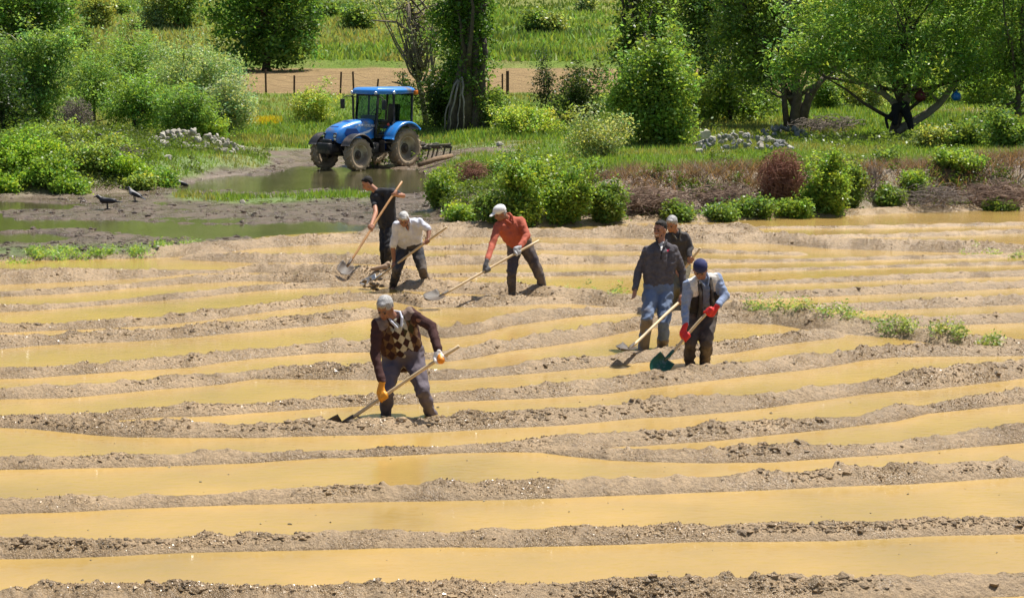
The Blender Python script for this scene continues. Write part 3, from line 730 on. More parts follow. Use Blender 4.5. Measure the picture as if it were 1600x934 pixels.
def tree(label, base, blobs, leaf=0.11, n_cl=500, per=40, clr=0.35, col=(0.105, 0.210, 0.035), trunk=None, tr=0.16,
         limbs=14, bark=None, name='tree', cat='tree', group=None, seed=1, shell=0.45, up=0.4, aspect=0.5, parts=('crown', 'trunk'), mat=None, cvar=0.35, wob=0.12):
    """base = world point; blobs in photo px (px,py,rx,ry,ddepth) at the tree's distance"""
    rng = np.random.default_rng(seed)
    base = np.array(base, float); d0 = base[1]
    root = empty(name, base); tag(root, label, cat, group)
    s = sc(d0)
    B = []
    for b in blobs:
        dd = b[4] if len(b) > 4 else 0.0
        c = wx(b[0], b[1], d0 + dd)
        rx = b[2] * s; rz = b[3] * s
        B.append([c[0], c[1], c[2], rx, (rx * rz) ** 0.5 * 0.95, rz])
    C = blob_points(rng, B, int(n_cl * .8), shell); clr = clr * .85
    C = C + 0.35 * clr * rng.normal(0, 1, C.shape) * 2
    C = C[C[:, 2] > zat(C[:, 0], C[:, 1]) + 0.05]
    V, T = leaves_mesh(rng, C, np.full(len(C), clr), per, leaf, col, cvar=cvar, up=up, aspect=aspect)
    me = np_mesh(parts[0], V - base, quads(len(V) // 4), False, T)
    link(parts[0], me, mat or M_LEAF, root)
    m = MB()
    if trunk is None:
        top = np.mean(C, 0); trunk = [base - [0, 0, 0.2], base * 0.5 + top * 0.5 + rng.normal(0, 0.1, 3), top]
    else:
        trunk = [np.array(t) for t in trunk]
    tp = [Vector(t - base) for t in trunk]
    m.tube(tp, list(np.linspace(tr, tr * 0.35, len(tp))), 8)
    for i in range(limbs):
        c = C[rng.integers(len(C))]
        k = rng.uniform(0.25, 0.95) * (len(trunk) - 1); a = int(k)
        st = trunk[a] + (trunk[min(a + 1, len(trunk) - 1)] - trunk[a]) * (k - a)
        pts = [Vector(q - base) for q in curve(st, c, rng, wob)]
        m.tube(pts, list(np.linspace(tr * 0.4, 0.012, len(pts))), 5)
    m.build(parts[1], bark or M_BARK, root, smooth=True)
    return root

def bush(label, base, w, h, col, seed=1, n_cl=110, per=34, leaf=0.07, clr=0.16, name='bush', cat='bush', group=None, dep=None, lean=0, cvar=0.3, shell=0.5, twig=None, aspect=0.55):
    rng = np.random.default_rng(seed)
    base = np.array(base, float)
    root = empty(name, base); tag(root, label, cat, group)
    dep = dep or w * 0.8
    blobs = [[0, 0, h * 0.34, w * 0.36, dep * 0.36, h * 0.36]]
    for i in range(11):
        a = rng.uniform(0, 2 * pi); q = rng.uniform(.10, .40); z = rng.uniform(0.08, 0.95) * (1.25 - 1.6 * q)
        rr = rng.uniform(.09, .22)
        blobs.append([cos(a) * w * q, sin(a) * dep * q, h * z, w * rr, dep * rr, h * rr * rng.uniform(.8, 1.6)])
    C = blob_points(rng, blobs, n_cl, shell)
    C[:, 2] = np.maximum(C[:, 2], 0.03)
    C = C[rng.random(len(C)) < .86]
    for i in range(int(5 + w * 3)):
        a = rng.uniform(0, 2 * pi); q = rng.uniform(.1, .5); b0 = np.array([cos(a) * w * q, sin(a) * dep * q, h * rng.uniform(.3, .7)])
        tip = b0 + np.array([rng.normal(0, .16) * w, rng.normal(0, .16) * dep, h * rng.uniform(.25, .6)])
        C = np.vstack([C, b0 + (tip - b0) * rng.uniform(0, 1, (4, 1))])
    V, T = leaves_mesh(rng, C, np.full(len(C), clr), per, leaf, col, cvar=cvar, up=0.35, aspect=aspect)
    link('foliage', np_mesh('foliage', V, quads(len(V) // 4), False, T), M_LEAF, root)
    m = MB()
    for i in range(12):
        c = C[rng.integers(len(C))]
        m.tube([Vector(q) for q in curve((rng.normal(0, w * .05), 0, -0.1), c * 1.05, rng, 0.1, 4)], [0.022, 0.016, 0.01, 0.005], 4)
    m.build('stems', twig or M_BARK, root, smooth=True)
    return root

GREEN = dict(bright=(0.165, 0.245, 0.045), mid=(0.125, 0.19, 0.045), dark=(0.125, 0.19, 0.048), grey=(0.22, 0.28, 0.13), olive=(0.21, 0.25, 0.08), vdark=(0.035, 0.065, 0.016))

# --- big trees, right
g = ground(1394, 62.0)
bt = lambda px, py, dd=0: wx(px, py, 62.0 + dd)
tr_main = tree('spreading fruit tree with a forked leaning trunk, a black jacket hung in its fork', g,
     [(1400, 40, 150, 60), (1320, 70, 90, 45, -1.5), (1250, 95, 48, 36, -1), (1480, 85, 85, 48, -1.5), (1545, 60, 80, 60, 1), (1400, 105, 60, 26, -2),
      (1290, 20, 70, 50, 1), (1530, -10, 110, 50), (1400, -30, 140, 50), (1590, 110, 45, 30, 0), (1350, 110, 40, 20, -1), (1520, 110, 40, 24, -1), (1460, -90, 160, 60), (1225, 115, 24, 18, -1), (1450, 130, 55, 14, -1.5)],
     leaf=0.17, n_cl=1700, per=38, clr=0.42, col=(0.175, 0.28, 0.065), trunk=[g - [0, 0, .3], bt(1398, 200), bt(1408, 168), bt(1404, 130, .2), bt(1420, 80, .3), bt(1430, 30)],
     tr=0.20, limbs=26, seed=11, shell=0.38, up=0.9, aspect=0.34, cvar=0.42)
m = MB()
def limb(pts, r0, r1):
    m.tube([Vector(bt(*p)) - Vector(g) for p in pts], list(np.linspace(r0, r1, len(pts))), 9)
limb([(1400, 205), (1425, 192), (1448, 178), (1466, 164), (1478, 150), (1490, 132), (1500, 110), (1520, 85)], 0.17, 0.06)
limb([(1404, 170), (1394, 158), (1380, 146), (1360, 138), (1338, 128), (1310, 108), (1280, 90)], 0.13, 0.04)
limb([(1412, 160), (1420, 140), (1418, 118), (1408, 95), (1400, 60)], 0.09, 0.03)
limb([(1466, 158), (1456, 148), (1446, 145)], 0.05, 0.03)
limb([(1414, 168), (1428, 140), (1440, 118), (1470, 80)], 0.10, 0.03)
m.build('limb', M_PALEBARK, tr_main, smooth=True)

g = ground(1240, 66)
b2 = lambda px, py, dd=0: wx(px, py, g[1] + dd)
tree('broad dark leafy tree with several black trunks left of the fruit tree', g,
     [(1230, 30, 120, 60, 1.5), (1160, 60, 62, 60, 1), (1300, 0, 100, 50, 2), (1190, -30, 120, 40, 1), (1140, 10, 50, 60, 2), (1250, 100, 60, 26, 2), (1160, 120, 38, 30, 1), (1350, 60, 60, 50, 3), (1200, -110, 140, 70, 2)],
     leaf=0.17, n_cl=900, per=36, clr=0.45, col=GREEN['dark'], trunk=[g - [0, 0, .3], b2(1242, 185), b2(1246, 150), b2(1240, 100), b2(1235, 40), b2(1230, -20)],
     tr=0.24, limbs=26, seed=12, shell=0.42, up=0.5)
m = MB()
for pts, r in (([(1248, 205), (1256, 170), (1272, 140), (1290, 118)], 0.2), ([(1230, 200), (1226, 165), (1224, 120), (1215, 60)], 0.13), ([(1250, 200), (1262, 160), (1262, 145)], 0.2)):
    m.tube([Vector(b2(*p)) - Vector(g) for p in pts], list(np.linspace(r, r * .45, len(pts))), 8)
m.build('trunk', M_BARK, bpy.data.objects['tree.001'], smooth=True)
for px in (1140, 1150, 1134):
    pass
g = ground(1140, 70)
tree('thin dark sapling cluster between the poplar clump and the dark tree', g, [(1140, 120, 36, 45), (1120, 160, 34, 28), (1160, 165, 40, 25)], leaf=0.15, n_cl=260, per=30,
     clr=0.35, col=GREEN['mid'], trunk=[g - [0, 0, .2], wx(1141, 150, 70), wx(1139, 105, 70), wx(1142, 60, 70)], tr=0.11, limbs=12, seed=13)
g = ground(1592, 60)
tree('dark trunked tree cut by the right edge of the photo', g, [(1590, 110, 60, 40), (1610, 40, 80, 80), (1620, -60, 90, 70), (1560, 150, 22, 20), (1605, 180, 30, 26)], leaf=0.15, n_cl=420, per=36, clr=0.4,
     col=GREEN['mid'], trunk=[g - [0, 0, .3], wx(1590, 170, 60), wx(1594, 120, 60), wx(1600, 30, 60)], tr=0.13, limbs=14, seed=14)

# --- poplars
def poplar(label, px0, d, hpx, col, seed, wpx=44, lean=0, low=60, n=420):
    g = ground(px0, d)
    bp = px_of(g[0], g[1], g[2])[1]
    bl = []
    y = bp - low
    k = 0
    rng = np.random.default_rng(seed + 100)
    while y > bp - hpx:
        t = (bp - y) / hpx
        w = wpx * (0.75 + 0.35 * sin(pi * min(1, t * 1.1))) * rng.uniform(0.8, 1.15)
        bl.append((px0 + lean * t + rng.normal(0, 7), y, w * 0.62, 22, rng.normal(0, .4)))
        y -= 20; k += 1
    tk = [g - [0, 0, .3]] + [wx(px0 + lean * t, bp - hpx * t, d) for t in (0.15, 0.35, 0.6, 0.9)]
    return tree(label, g, bl, leaf=0.155, n_cl=n, per=36, clr=0.34, col=col, trunk=tk, tr=0.33, limbs=30, seed=seed, shell=0.5, up=0.2, name='poplar_tree', group=None), g
pt, g = poplar('tall dark poplar with a thick trunk and pale dead shoots, right behind the tractor', 727, 72, 430, (0.09, 0.165, 0.03), 21, wpx=66, lean=10, low=75, n=950)
rng = np.random.default_rng(5)
m = MB()
for sx in (-5, -2, 3, 8):
    m.tube([Vector(q) - Vector(g) for q in curve(wx(718 + sx * .4, 120 + rng.uniform(-6, 8), 71.5), wx(706 + sx * 2.2, 205, 70.9), rng, 0.09, 8)], list(np.linspace(0.05, 0.02, 8)), 5)
m.build('dead_shoot', M_PALEBARK, pt, smooth=True)
m = MB()
for a, b, r in ((717, 705, .22), (748, 752, .2), (735, 742, .26)):
    m.tube([Vector(q) - Vector(g) for q in curve(wx(b, 212, 72) , wx(a + 8, 60, 72), rng, 0.02, 7)], list(np.linspace(r, r * .5, 7)), 8)
m.build('trunk', M_BARK, pt, smooth=True)
poplar('dark columnar poplar rising out of the dense shrub right of centre', 990, 78, 400, (0.08, 0.14, 0.028), 22, wpx=36, low=60, n=430)
poplar('second slender poplar, just right of the columnar one', 1028, 84, 400, (0.11, 0.18, 0.035), 23, wpx=42, low=70, n=380)
g = ground(668, 76)
tree('half-bare grey tree with thin foliage between tractor cab and poplar', g, [(640, 40, 40, 60), (670, 60, 30, 60), (655, 100, 36, 30), (630, 0, 60, 30), (690, 10, 30, 40)], leaf=0.11,
     n_cl=240, per=16, clr=0.5, col=(0.228, 0.263, 0.131), trunk=[g - [0, 0, .2], wx(658, 145, 76), wx(650, 115, 76), wx(648, 70, 76), wx(640, 10, 76), wx(636, -40, 76)], tr=0.13, limbs=80, bark=M_DEAD, seed=24, name='sparse_tree', wob=.2)
m = MB()
g = ground(660, 75)
for q in ([(668, 160), (676, 110), (672, 60), (682, 5)], [(664, 150), (630, 132), (612, 128)], [(650, 60), (620, 35), (580, 32)], [(672, 60), (700, 40), (690, 10)]):
    m.tube([Vector(wx(a, b, 75.5)) for a, b in q], list(np.linspace(0.09, 0.02, len(q))), 6)
o = m.build('trunk', M_DEAD, bpy.data.objects['sparse_tree'], smooth=True)
o.matrix_parent_inverse = Matrix.Translation(-bpy.data.objects['sparse_tree'].location)

# dense dark shrubs around the poplars
def pbush(label, px, py, wpx, hpx, col, seed, d=None, **kw):
    """bush whose foot stands at photo point (px, py)"""
    g = hit(px, py) if d is None else ground(px, d)
    s = sc(g[1])
    return bush(label, g - [0, 0, 0.03], wpx * s, hpx * s, GREEN[col] if isinstance(col, str) else col, seed, **kw)
pbush('large dense dark green shrub below the columnar poplar', 1015, 250, 150, 185, (0.15, 0.23, 0.05), 31, n_cl=620, per=38, leaf=0.13, clr=0.34, d=56, name='shrub', cat='shrub')
pbush('yellowish green shrub top behind the dense dark shrub', 1040, 200, 120, 120, (0.19, 0.24, 0.05), 32, n_cl=330, per=34, leaf=0.13, clr=0.32, d=66, name='shrub', cat='shrub')
pbush('dark twiggy shrub left of the dense shrub', 908, 200, 95, 88, (0.055, 0.085, 0.025), 33, n_cl=200, per=34, leaf=0.11, clr=0.3, d=72, name='shrub', cat='shrub')
pbush('thin dark bare-topped shrub standing before the ploughed strip', 850, 196, 40, 92, (0.04, 0.06, 0.025), 34, n_cl=60, per=26, leaf=0.10, clr=0.28, d=76, name='shrub', cat='shrub')
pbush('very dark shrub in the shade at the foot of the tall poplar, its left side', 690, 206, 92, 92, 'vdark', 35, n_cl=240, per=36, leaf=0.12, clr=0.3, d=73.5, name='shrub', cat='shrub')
pbush('dark shrub at the right foot of the tall poplar', 768, 200, 50, 62, 'mid', 36, n_cl=120, per=32, leaf=0.11, clr=0.28, d=72, name='shrub', cat='shrub')
pbush('light green willow shrub behind the tractor mirror', 492, 205, 66, 60, (0.28, 0.38, 0.09), 37, n_cl=180, per=34, leaf=0.10, clr=0.26, d=78, name='shrub', cat='shrub')
pbush('low light green thicket right of the tractor plough', 830, 232, 120, 44, (0.25, 0.36, 0.07), 38, n_cl=230, per=34, leaf=0.10, clr=0.24, d=66, name='shrub', cat='shrub')
pbush('grey green wispy shrub between the thicket and the dense dark shrub', 935, 262, 90, 75, (0.25, 0.30, 0.13), 39, n_cl=140, per=28, leaf=0.09, clr=0.3, d=52, name='shrub', cat='shrub')
# undergrowth on the right
for i, (px, py, w, h, c, d, lab) in enumerate([
    (1290, 190, 60, 55, 'mid', 78, 'green shrub behind the black trunks of the dark tree'),
    (1345, 190, 80, 55, 'olive', 80, 'olive shrub left of the forked trunk'),
    (1445, 182, 70, 42, 'bright', 84, 'sunlit green shrub seen under the curved bough'),
    (1530, 178, 80, 50, 'bright', 82, 'sunlit shrub below the blue bag'),
    (1510, 232, 70, 34, 'mid', 55, 'low mid green shrub right of the forked trunk'),
    (1575, 240, 60, 55, 'mid', 54, 'dark-shaded shrub at the far right edge'),
    (1185, 205, 60, 30, 'mid', 74, 'low shrub above the right-hand stone heap'),
    (1100, 215, 60, 60, 'mid', 72, 'shrub left of the big white boulder'),
    (1450, 240, 50, 24, 'olive', 55, 'small olive shrub in front of the curved bough')]):
    pbush(lab, px, py, w, h, c, 50 + i, n_cl=int(60 + w * h / 28), per=30, leaf=0.11, clr=0.26, d=d, name='shrub', cat='shrub')

for lab, px_, d_, bl_, c_ in (
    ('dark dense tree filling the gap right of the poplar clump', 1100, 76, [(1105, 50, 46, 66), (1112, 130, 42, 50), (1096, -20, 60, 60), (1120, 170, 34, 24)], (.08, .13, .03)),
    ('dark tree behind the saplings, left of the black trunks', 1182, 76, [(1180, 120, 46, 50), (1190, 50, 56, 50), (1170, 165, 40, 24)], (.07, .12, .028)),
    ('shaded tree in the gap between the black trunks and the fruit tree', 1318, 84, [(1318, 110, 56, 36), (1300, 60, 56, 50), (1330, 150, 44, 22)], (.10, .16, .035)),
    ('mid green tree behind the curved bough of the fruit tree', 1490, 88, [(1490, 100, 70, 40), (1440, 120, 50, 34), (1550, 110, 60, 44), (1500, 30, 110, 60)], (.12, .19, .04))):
    g = ground(px_, d_)
    tree(lab, g, bl_, leaf=0.17, n_cl=520, per=32, clr=0.45, col=c_, tr=0.14, seed=int(px_), limbs=14, up=.5)

# --- left group
g = ground(415, 122)
tree('wide dark tree with deep shade at the upper left of the ploughed strip', g, [(415, 30, 85, 50), (370, 0, 60, 45), (455, 0, 60, 40), (415, -40, 90, 40), (390, 68, 44, 26), (445, 70, 42, 24), (415, 92, 66, 12), (470, 60, 34, 24)],  # the flat lowest blob stands in for the shade that hides the trunk
     leaf=0.32, n_cl=600, per=32, clr=0.8, col=(0.079, 0.158, 0.032), tr=0.3, seed=41, limbs=16, up=0.5)
g = ground(45, 62)
tree('leafy tree with pale stems at the left edge, above the green bank', g, [(40, 90, 62, 45), (75, 130, 38, 40), (15, 140, 42, 45), (90, 80, 30, 30), (60, 175, 40, 26)],
     leaf=0.12, n_cl=620, per=36, clr=0.34, col=(0.149, 0.236, 0.070), trunk=[g - [0, 0, .2], wx(62, 190, 62), wx(66, 150, 62), wx(60, 90, 62)], tr=0.10, bark=M_PALEBARK, seed=42, limbs=24)
g = ground(10, 58)
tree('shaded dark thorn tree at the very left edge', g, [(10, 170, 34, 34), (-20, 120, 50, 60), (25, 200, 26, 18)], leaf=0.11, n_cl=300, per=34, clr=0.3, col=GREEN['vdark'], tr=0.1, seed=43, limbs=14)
g = ground(40, 96)
tree('tall dark broadleaf tree in the top left corner', g, [(20, 0, 70, 50), (85, 10, 36, 40), (60, 40, 44, 26), (-30, 40, 60, 60)], leaf=0.22, n_cl=520, per=36, clr=0.6,
     col=(0.088, 0.166, 0.038), trunk=[g - [0, 0, .3], wx(56, 70, 96), wx(58, 10, 96), wx(50, -40, 96)], tr=0.24, seed=44, limbs=20)
for i, (px, py, rx, ry, c, d, lab) in enumerate([
    (150, 110, 50, 62, (0.145, 0.230, 0.060), 66, 'grey green willow bush nearest the pale-stemmed tree'),
    (205, 85, 50, 55, (0.162, 0.255, 0.068), 72, 'tallest of the grey green willow bushes above the stones'),
    (215, 150, 52, 44, (0.136, 0.230, 0.051), 61, 'low front willow bush directly behind the dead grey bush'),
    (280, 110, 55, 60, (0.204, 0.281, 0.128), 70, 'silvery willow bush behind the white stone heap'),
    (335, 115, 44, 48, (0.221, 0.315, 0.153), 68, 'silvery willow bush facing the dark tree'),
    (362, 158, 32, 38, (0.238, 0.315, 0.162), 66, 'rightmost and smallest silvery willow bush'),
    (290, 168, 44, 34, (0.145, 0.238, 0.060), 60, 'rounded green willow bush just above the stone heap')]):
    g = ground(px, d)
    tree(lab, g, [(px, py, rx, ry), (px - rx * .4, py + ry * .3, rx * .6, ry * .7), (px + rx * .4, py + ry * .25, rx * .6, ry * .7), (px, py + ry * .7, rx * .8, ry * .4)],
         leaf=0.12, n_cl=330, per=34, clr=0.32, col=c, tr=0.07, seed=60 + i, limbs=18, name='willow_bush', cat='bush', aspect=0.36)
pbush('bright green young bush at the right foot of the willows', 330, 200, 50, 45, 'bright', 70, n_cl=110, per=32, leaf=0.10, clr=0.25, d=60)
# hillside shrubs
for i, (px, py, w, h, c, lab) in enumerate([
    (560, 44, 50, 28, 'dark', 'round dark shrub on the hillside above the tractor'), (508, 28, 40, 20, 'dark', 'small dark shrub beside the wide dark tree'),
    (838, 46, 34, 22, 'dark', 'left one of two dark shrubs on the hillside right of the tall poplar'), (868, 50, 34, 22, 'olive', 'right one of two shrubs on the hillside right of the tall poplar'),
    (914, 20, 28, 22, 'grey', 'small grey green shrub high on the hillside'), (280, 42, 60, 56, 'dark', 'dark shrub on the slope behind the silvery willows'),
    (155, 42, 50, 44, 'olive', 'olive shrub on the slope above the tallest willow'), (190, 22, 20, 12, 'dark', 'tiny dark shrub alone on the upper left slope'),
    (250, 40, 60, 60, 'grey', 'grey shrub on the slope above the silvery willows'), (118, 80, 30, 30, 'dark', 'dark shrub in the gap right of the corner tree')]):
    pbush(lab, px, py, w, h, c, 80 + i, n_cl=90, per=26, leaf=0.30, clr=0.6, name='hill_shrub', cat='shrub')

# --- green growth on the left bank
lb = [(20, 262, 90, 42), (75, 285, 90, 40), (140, 262, 90, 34), (195, 275, 70, 26), (40, 230, 80, 28), (110, 225, 90, 30), (0, 296, 60, 26), (250, 290, 70, 22), (180, 240, 60, 24), (60, 255, 80, 34), (110, 300, 70, 20), (215, 296, 50, 18)]
wh = ['at the left edge under the thorn tree', 'lowest on the left bank above the wet ground', 'left of the flying crow, mid bank', 'below the flying crow', 'highest on the bank under the dark thorn tree',
      'under the dead grey bush', 'in the lower left corner of the bank', 'beside the crow on the grass spit', 'just left of the white stone heap', 'in the middle of the leftmost thicket', 'at the foot of the bank above the striding crow', 'at the foot of the bank beside the pecking crow']
for i, (px, py, w, h) in enumerate(lb):
    pbush('bright green bramble ' + wh[i], px, py, w, h, ((0.18, 0.29, 0.04), (0.15, 0.24, 0.04), (0.19, 0.26, 0.065))[i % 3], 100 + i, n_cl=int(90 + w * h / 24), per=32, leaf=0.085, clr=0.19, name='bramble', cat='bush')
# --- bushes along the earth bank
bb = [(690, 318, 50, 52, 'bright', 'alone at the left end of the earth bank'), (770, 345, 60, 44, 'mid', 'low at the foot of the bank left of the thicket'), (720, 345, 60, 22, 'bright', 'low at the foot of the dry mound'),
      (815, 348, 80, 84, 'bright', 'left part of the big thicket behind the white cap man'), (885, 345, 90, 92, 'bright', 'tallest middle part of the big thicket'), (950, 345, 60, 56, 'mid', 'right end of the big thicket beside the roots'),
      (845, 300, 80, 50, 'bright', 'back row of the big thicket'), (1295, 330, 85, 92, 'bright', 'right beside the red-brown twig heap'), (1330, 325, 50, 70, 'mid', 'right-hand side of the twig heap bush'),
      (1235, 335, 60, 22, 'bright', 'low below the red-brown twig heap'), (1180, 336, 80, 22, 'mid', 'low to the left of the twig heap foot'), (1125, 340, 60, 16, 'mid', 'low under the root tangle'),
      (1425, 300, 50, 30, 'bright', 'small, on the earth bank under the fork tree'), (1390, 318, 40, 26, 'mid', 'small, lower on the earth bank'), (1500, 262, 90, 26, 'bright', 'flat, on top of the earth bank at right'),
      (1385, 262, 50, 26, 'mid', 'flat, on top of the bank below the forked trunk'), (800, 275, 70, 34, 'mid', 'behind the thicket at the end of the grey mud'), (1560, 330, 50, 12, 'mid', 'low, at the foot of the burnt bank'), (1060, 340, 40, 18, 'mid', 'low between roots and grey hair')]
for i, (px, py, w, h, c, lab) in enumerate(bb):
    pbush('green bank bush, ' + lab, px, py, w, h, c, 130 + i, n_cl=int(70 + w * h / 20), per=32, leaf=0.075, clr=0.15, name='bank_bush', cat='bush')

# --- dead brush, roots
def brush(label, px, py, wpx, hpx, mat, seed, n=260, r=0.008, d=None, name='brush_pile', cat='brush pile', curl=0.5, droop=0):
    g = hit(px, py) if d is None else ground(px, d)
    rng = np.random.default_rng(seed); s = sc(g[1]); w, h = wpx * s, hpx * s
    m = MB()
    for i in range(n):
        a, b = rng.normal(0, 1, 3), rng.normal(0, 1, 3)
        a /= np.linalg.norm(a); b /= np.linalg.norm(b)
        sz = np.array([w * .48, w * .35, h * .52])
        p = a * rng.uniform(.2, 1) * sz; q = p + b * sz * rng.uniform(.25, .8)
        nrm = np.linalg.norm(q / sz)
        if nrm > 1: q /= nrm
        p[2] = abs(p[2] + h * .42) ; q[2] = abs(q[2] + h * .42)
        m.tube([Vector(t) for t in curve(p, q, rng, curl * .4, 4)], [r, r * .8, r * .6, r * .3], 3, cap=False)
    o = m.build(name, mat, None); o.location = g; tag(o, label, cat)
    return o
brush('dense heap of red-brown twigs on the earth bank', 1222, 312, 84, 84, M_REDTWIG, 1, n=1500, r=0.009)
brush('tangle of dry brown roots on the bank left of the twig heap', 1130, 322, 130, 38, M_ROOT, 2, n=500, r=0.010)
brush('long tangle of dead roots on the bank beyond the smiling man', 1010, 334, 170, 44, M_ROOT, 3, n=800, r=0.010)
brush('small heap of purple-brown twigs behind the left bank bush', 738, 288, 66, 42, M_REDTWIG, 4, n=420)
brush('dark charred brush at the right edge of the earth bank', 1560, 322, 150, 44, M_ROOT, 5, n=600, r=0.011)
brush('dry stalks standing on the middle of the earth bank', 1460, 324, 140, 40, M_DEAD, 6, n=300)
brush('grey dead bush on the left bank under the willows', 118, 208, 66, 62, M_DEAD, 7, n=600, r=0.011, name='dead_bush', cat='dead bush')
brush('pale dry branches dropped under the dark tree', 1290, 205, 130, 30, M_DEAD, 8, n=220, r=0.018, d=64)
brush('thin dead shrub at the right side of the bank bush', 1366, 300, 40, 50, M_DEAD, 9, n=130, name='dead_bush', cat='dead bush')
brush('dry brush lying beside the white stone heap', 205, 250, 70, 26, M_DEAD, 10, n=200)

# --- grass, weeds, clods: what nobody could count
def blades(name, label, X, D, h, w, col, mat, rng, cat='grass', cvar=0.3, lean=0.35, dz=0.0):
    n = len(X)
    z = zat(X, D) + dz
    P = np.stack([X, D, z], -1)
    a = rng.uniform(0, 2 * pi, n)
    sd = np.stack([np.cos(a), np.sin(a), np.zeros(n)], -1) * (w * rng.uniform(.6, 1.4, n))[:, None] * .5
    tip = np.stack([rng.normal(0, lean, n), rng.normal(0, lean, n), np.ones(n)], -1) * (h * rng.uniform(.5, 1.4, n))[:, None]
    V = np.stack([P - sd, P + sd, P + tip], 1).reshape(-1, 3)
    c = np.array(col)
    if c.ndim == 1: c = np.repeat(c[None], n, 0)
    T = c * rng.uniform(1 - cvar, 1 + cvar, n)[:, None]
    T[:, 0] *= 1 + rng.normal(0, .15, n)
    me = np_mesh(name, V, np.arange(n * 3).reshape(n, 3), False, np.repeat(np.clip(T, .005, .7), 3, 0))
    o = link(name, me, mat); tag(o, label, cat, kind='stuff')
    return o
rng = np.random.default_rng(77)
def scatter(n, u0, u1, d0, d1, mask, inv=True):
    u = rng.uniform(u0, u1, n)
    d = 1 / rng.uniform(1 / d1, 1 / d0, n) if inv else rng.uniform(d0, d1, n)
    x = u * d
    px, py = px_of(x, d)
    k = mask(px, py, x, d)
    return x[k], d[k]
def near_field(F, x, d):
    u = x / d
    ci = np.clip(np.interp(u, ucol, np.arange(len(ucol))), 0, len(ucol) - 1).astype(int)
    ri = np.clip(np.interp(d, dnear, np.arange(len(dnear))), 0, len(dnear) - 1).astype(int)
    return F[ri, ci]
isg = Cn[..., 1] - Cn[..., 0] * 1.02
def gmask(px, py, x, d):
    return (near_field(isg, x, d) > 0.005) & (py < F_EDGE(px) - 2) & (zat(x, d) > 0.02)
x, d = scatter(150000, -.36, .36, 38, 61.5, gmask)
c = np.where(fbm(x * .5, d * .5, seed=7)[:, None] > 0.12, np.array([[.27, .29, .085]]), np.array([[.20, .31, .05]]))
blades('bank_grass', 'short bright grass covering both banks', x, d, .13, .028, c, M_GRASS, rng)
def mmask(px, py, x, d):
    brown = (d > 94.5) & (d < 126.5) & (px > 352) & (px < 1260)
    return ~brown
x, d = scatter(110000, -.36, .36, 62, 128, mmask)
nn = fbm(x * .12, d * .12, oct=4, seed=8)[:, None]
c = np.where(nn > 0.15, np.array([[.27, .29, .09]]), np.where(nn < -0.2, np.array([[.14, .22, .04]]), np.array([[.20, .30, .055]])))
blades('meadow_grass', 'meadow grass between the bank and the ploughed strip', x, d, .17, .06, c, M_GRASS, rng)
x, d = scatter(90000, -.36, .36, 128, 300, lambda px, py, x, d: px > -9999)
nn = fbm(x * .06, d * .06, oct=4, seed=9)[:, None]
c = np.where(nn > 0.1, np.array([[.29, .31, .10]]), np.where(nn < -0.15, np.array([[.13, .20, .045]]), np.array([[.21, .31, .065]])))
blades('hillside_grass', 'rough grass on the hillside', x, d, .42, .22, c, M_GRASS, rng)
# yellow flowers
x, d = scatter(60000, -.30, -.12, 60, 80, lambda px, py, x, d: (np.abs(px - 400) < 40) & (np.abs(py - 200) < 6))
blades('yellow_flowers', 'yellow flowers in the grass right of the willows', x, d, .2, .07, (.5, .42, .03), M_GRASS, rng, cat='flowers')

def weeds(name, label, pts, n, h, leaf, col, spread=0.25, seed=3):
    rg = np.random.default_rng(seed)
    C = []
    for px, py, wpx in pts:
        for i in range(n):
            g = on_z(px + rg.uniform(-wpx, wpx), py + rg.normal(0, 1.2), 0.1)
            z = float(zat(g[0], g[1]))
            hh = h * rg.uniform(.4, 1.25)
            for k in range(3): C.append([g[0] + rg.normal(0, .05), g[1] + rg.normal(0, .05), z + hh * (k + .4) / 3])
    C = np.array(C)
    V, T = leaves_mesh(rg, C, np.full(len(C), .07), 12, leaf, col, cvar=.35, up=.2, aspect=.4)
    o = link(name, np_mesh(name, V, quads(len(V) // 4), False, T), M_LEAF); tag(o, label, 'weeds', kind='stuff')
weeds('bund_weeds', 'leafy weeds growing on the bund between the plots', [(875, 449, 12), (905, 453, 14), (940, 458, 22), (965, 462, 12), (1180, 487, 14), (1215, 491, 18), (1250, 494, 14), (1290, 499, 18), (1330, 502, 16), (1395, 513, 20), (1425, 516, 22), (1470, 522, 10), (1500, 528, 8), (1545, 538, 8), (1370, 500, 12), (1350, 492, 10)], 9, .15, .045, (.19, .26, .09), seed=3)
weeds('berm_weeds', 'low green weeds on the berm at the left edge of the field', [(20, 402, 22), (70, 397, 25), (120, 396, 25), (165, 394, 16), (210, 393, 20), (255, 384, 20), (295, 378, 12), (60, 392, 14), (100, 391, 16)], 14, .13, .05, (.20, .31, .07), seed=4)
weeds('plot_weeds', 'sparse weeds around the feet of the two middle diggers', [(690, 437, 14), (710, 438, 10), (760, 441, 8), (815, 446, 5), (795, 441, 6), (1515, 389, 14), (1550, 391, 18), (1590, 393, 12), (1140, 470, 6), (860, 446, 4)], 7, .10, .045, (.2, .27, .09), seed=5)

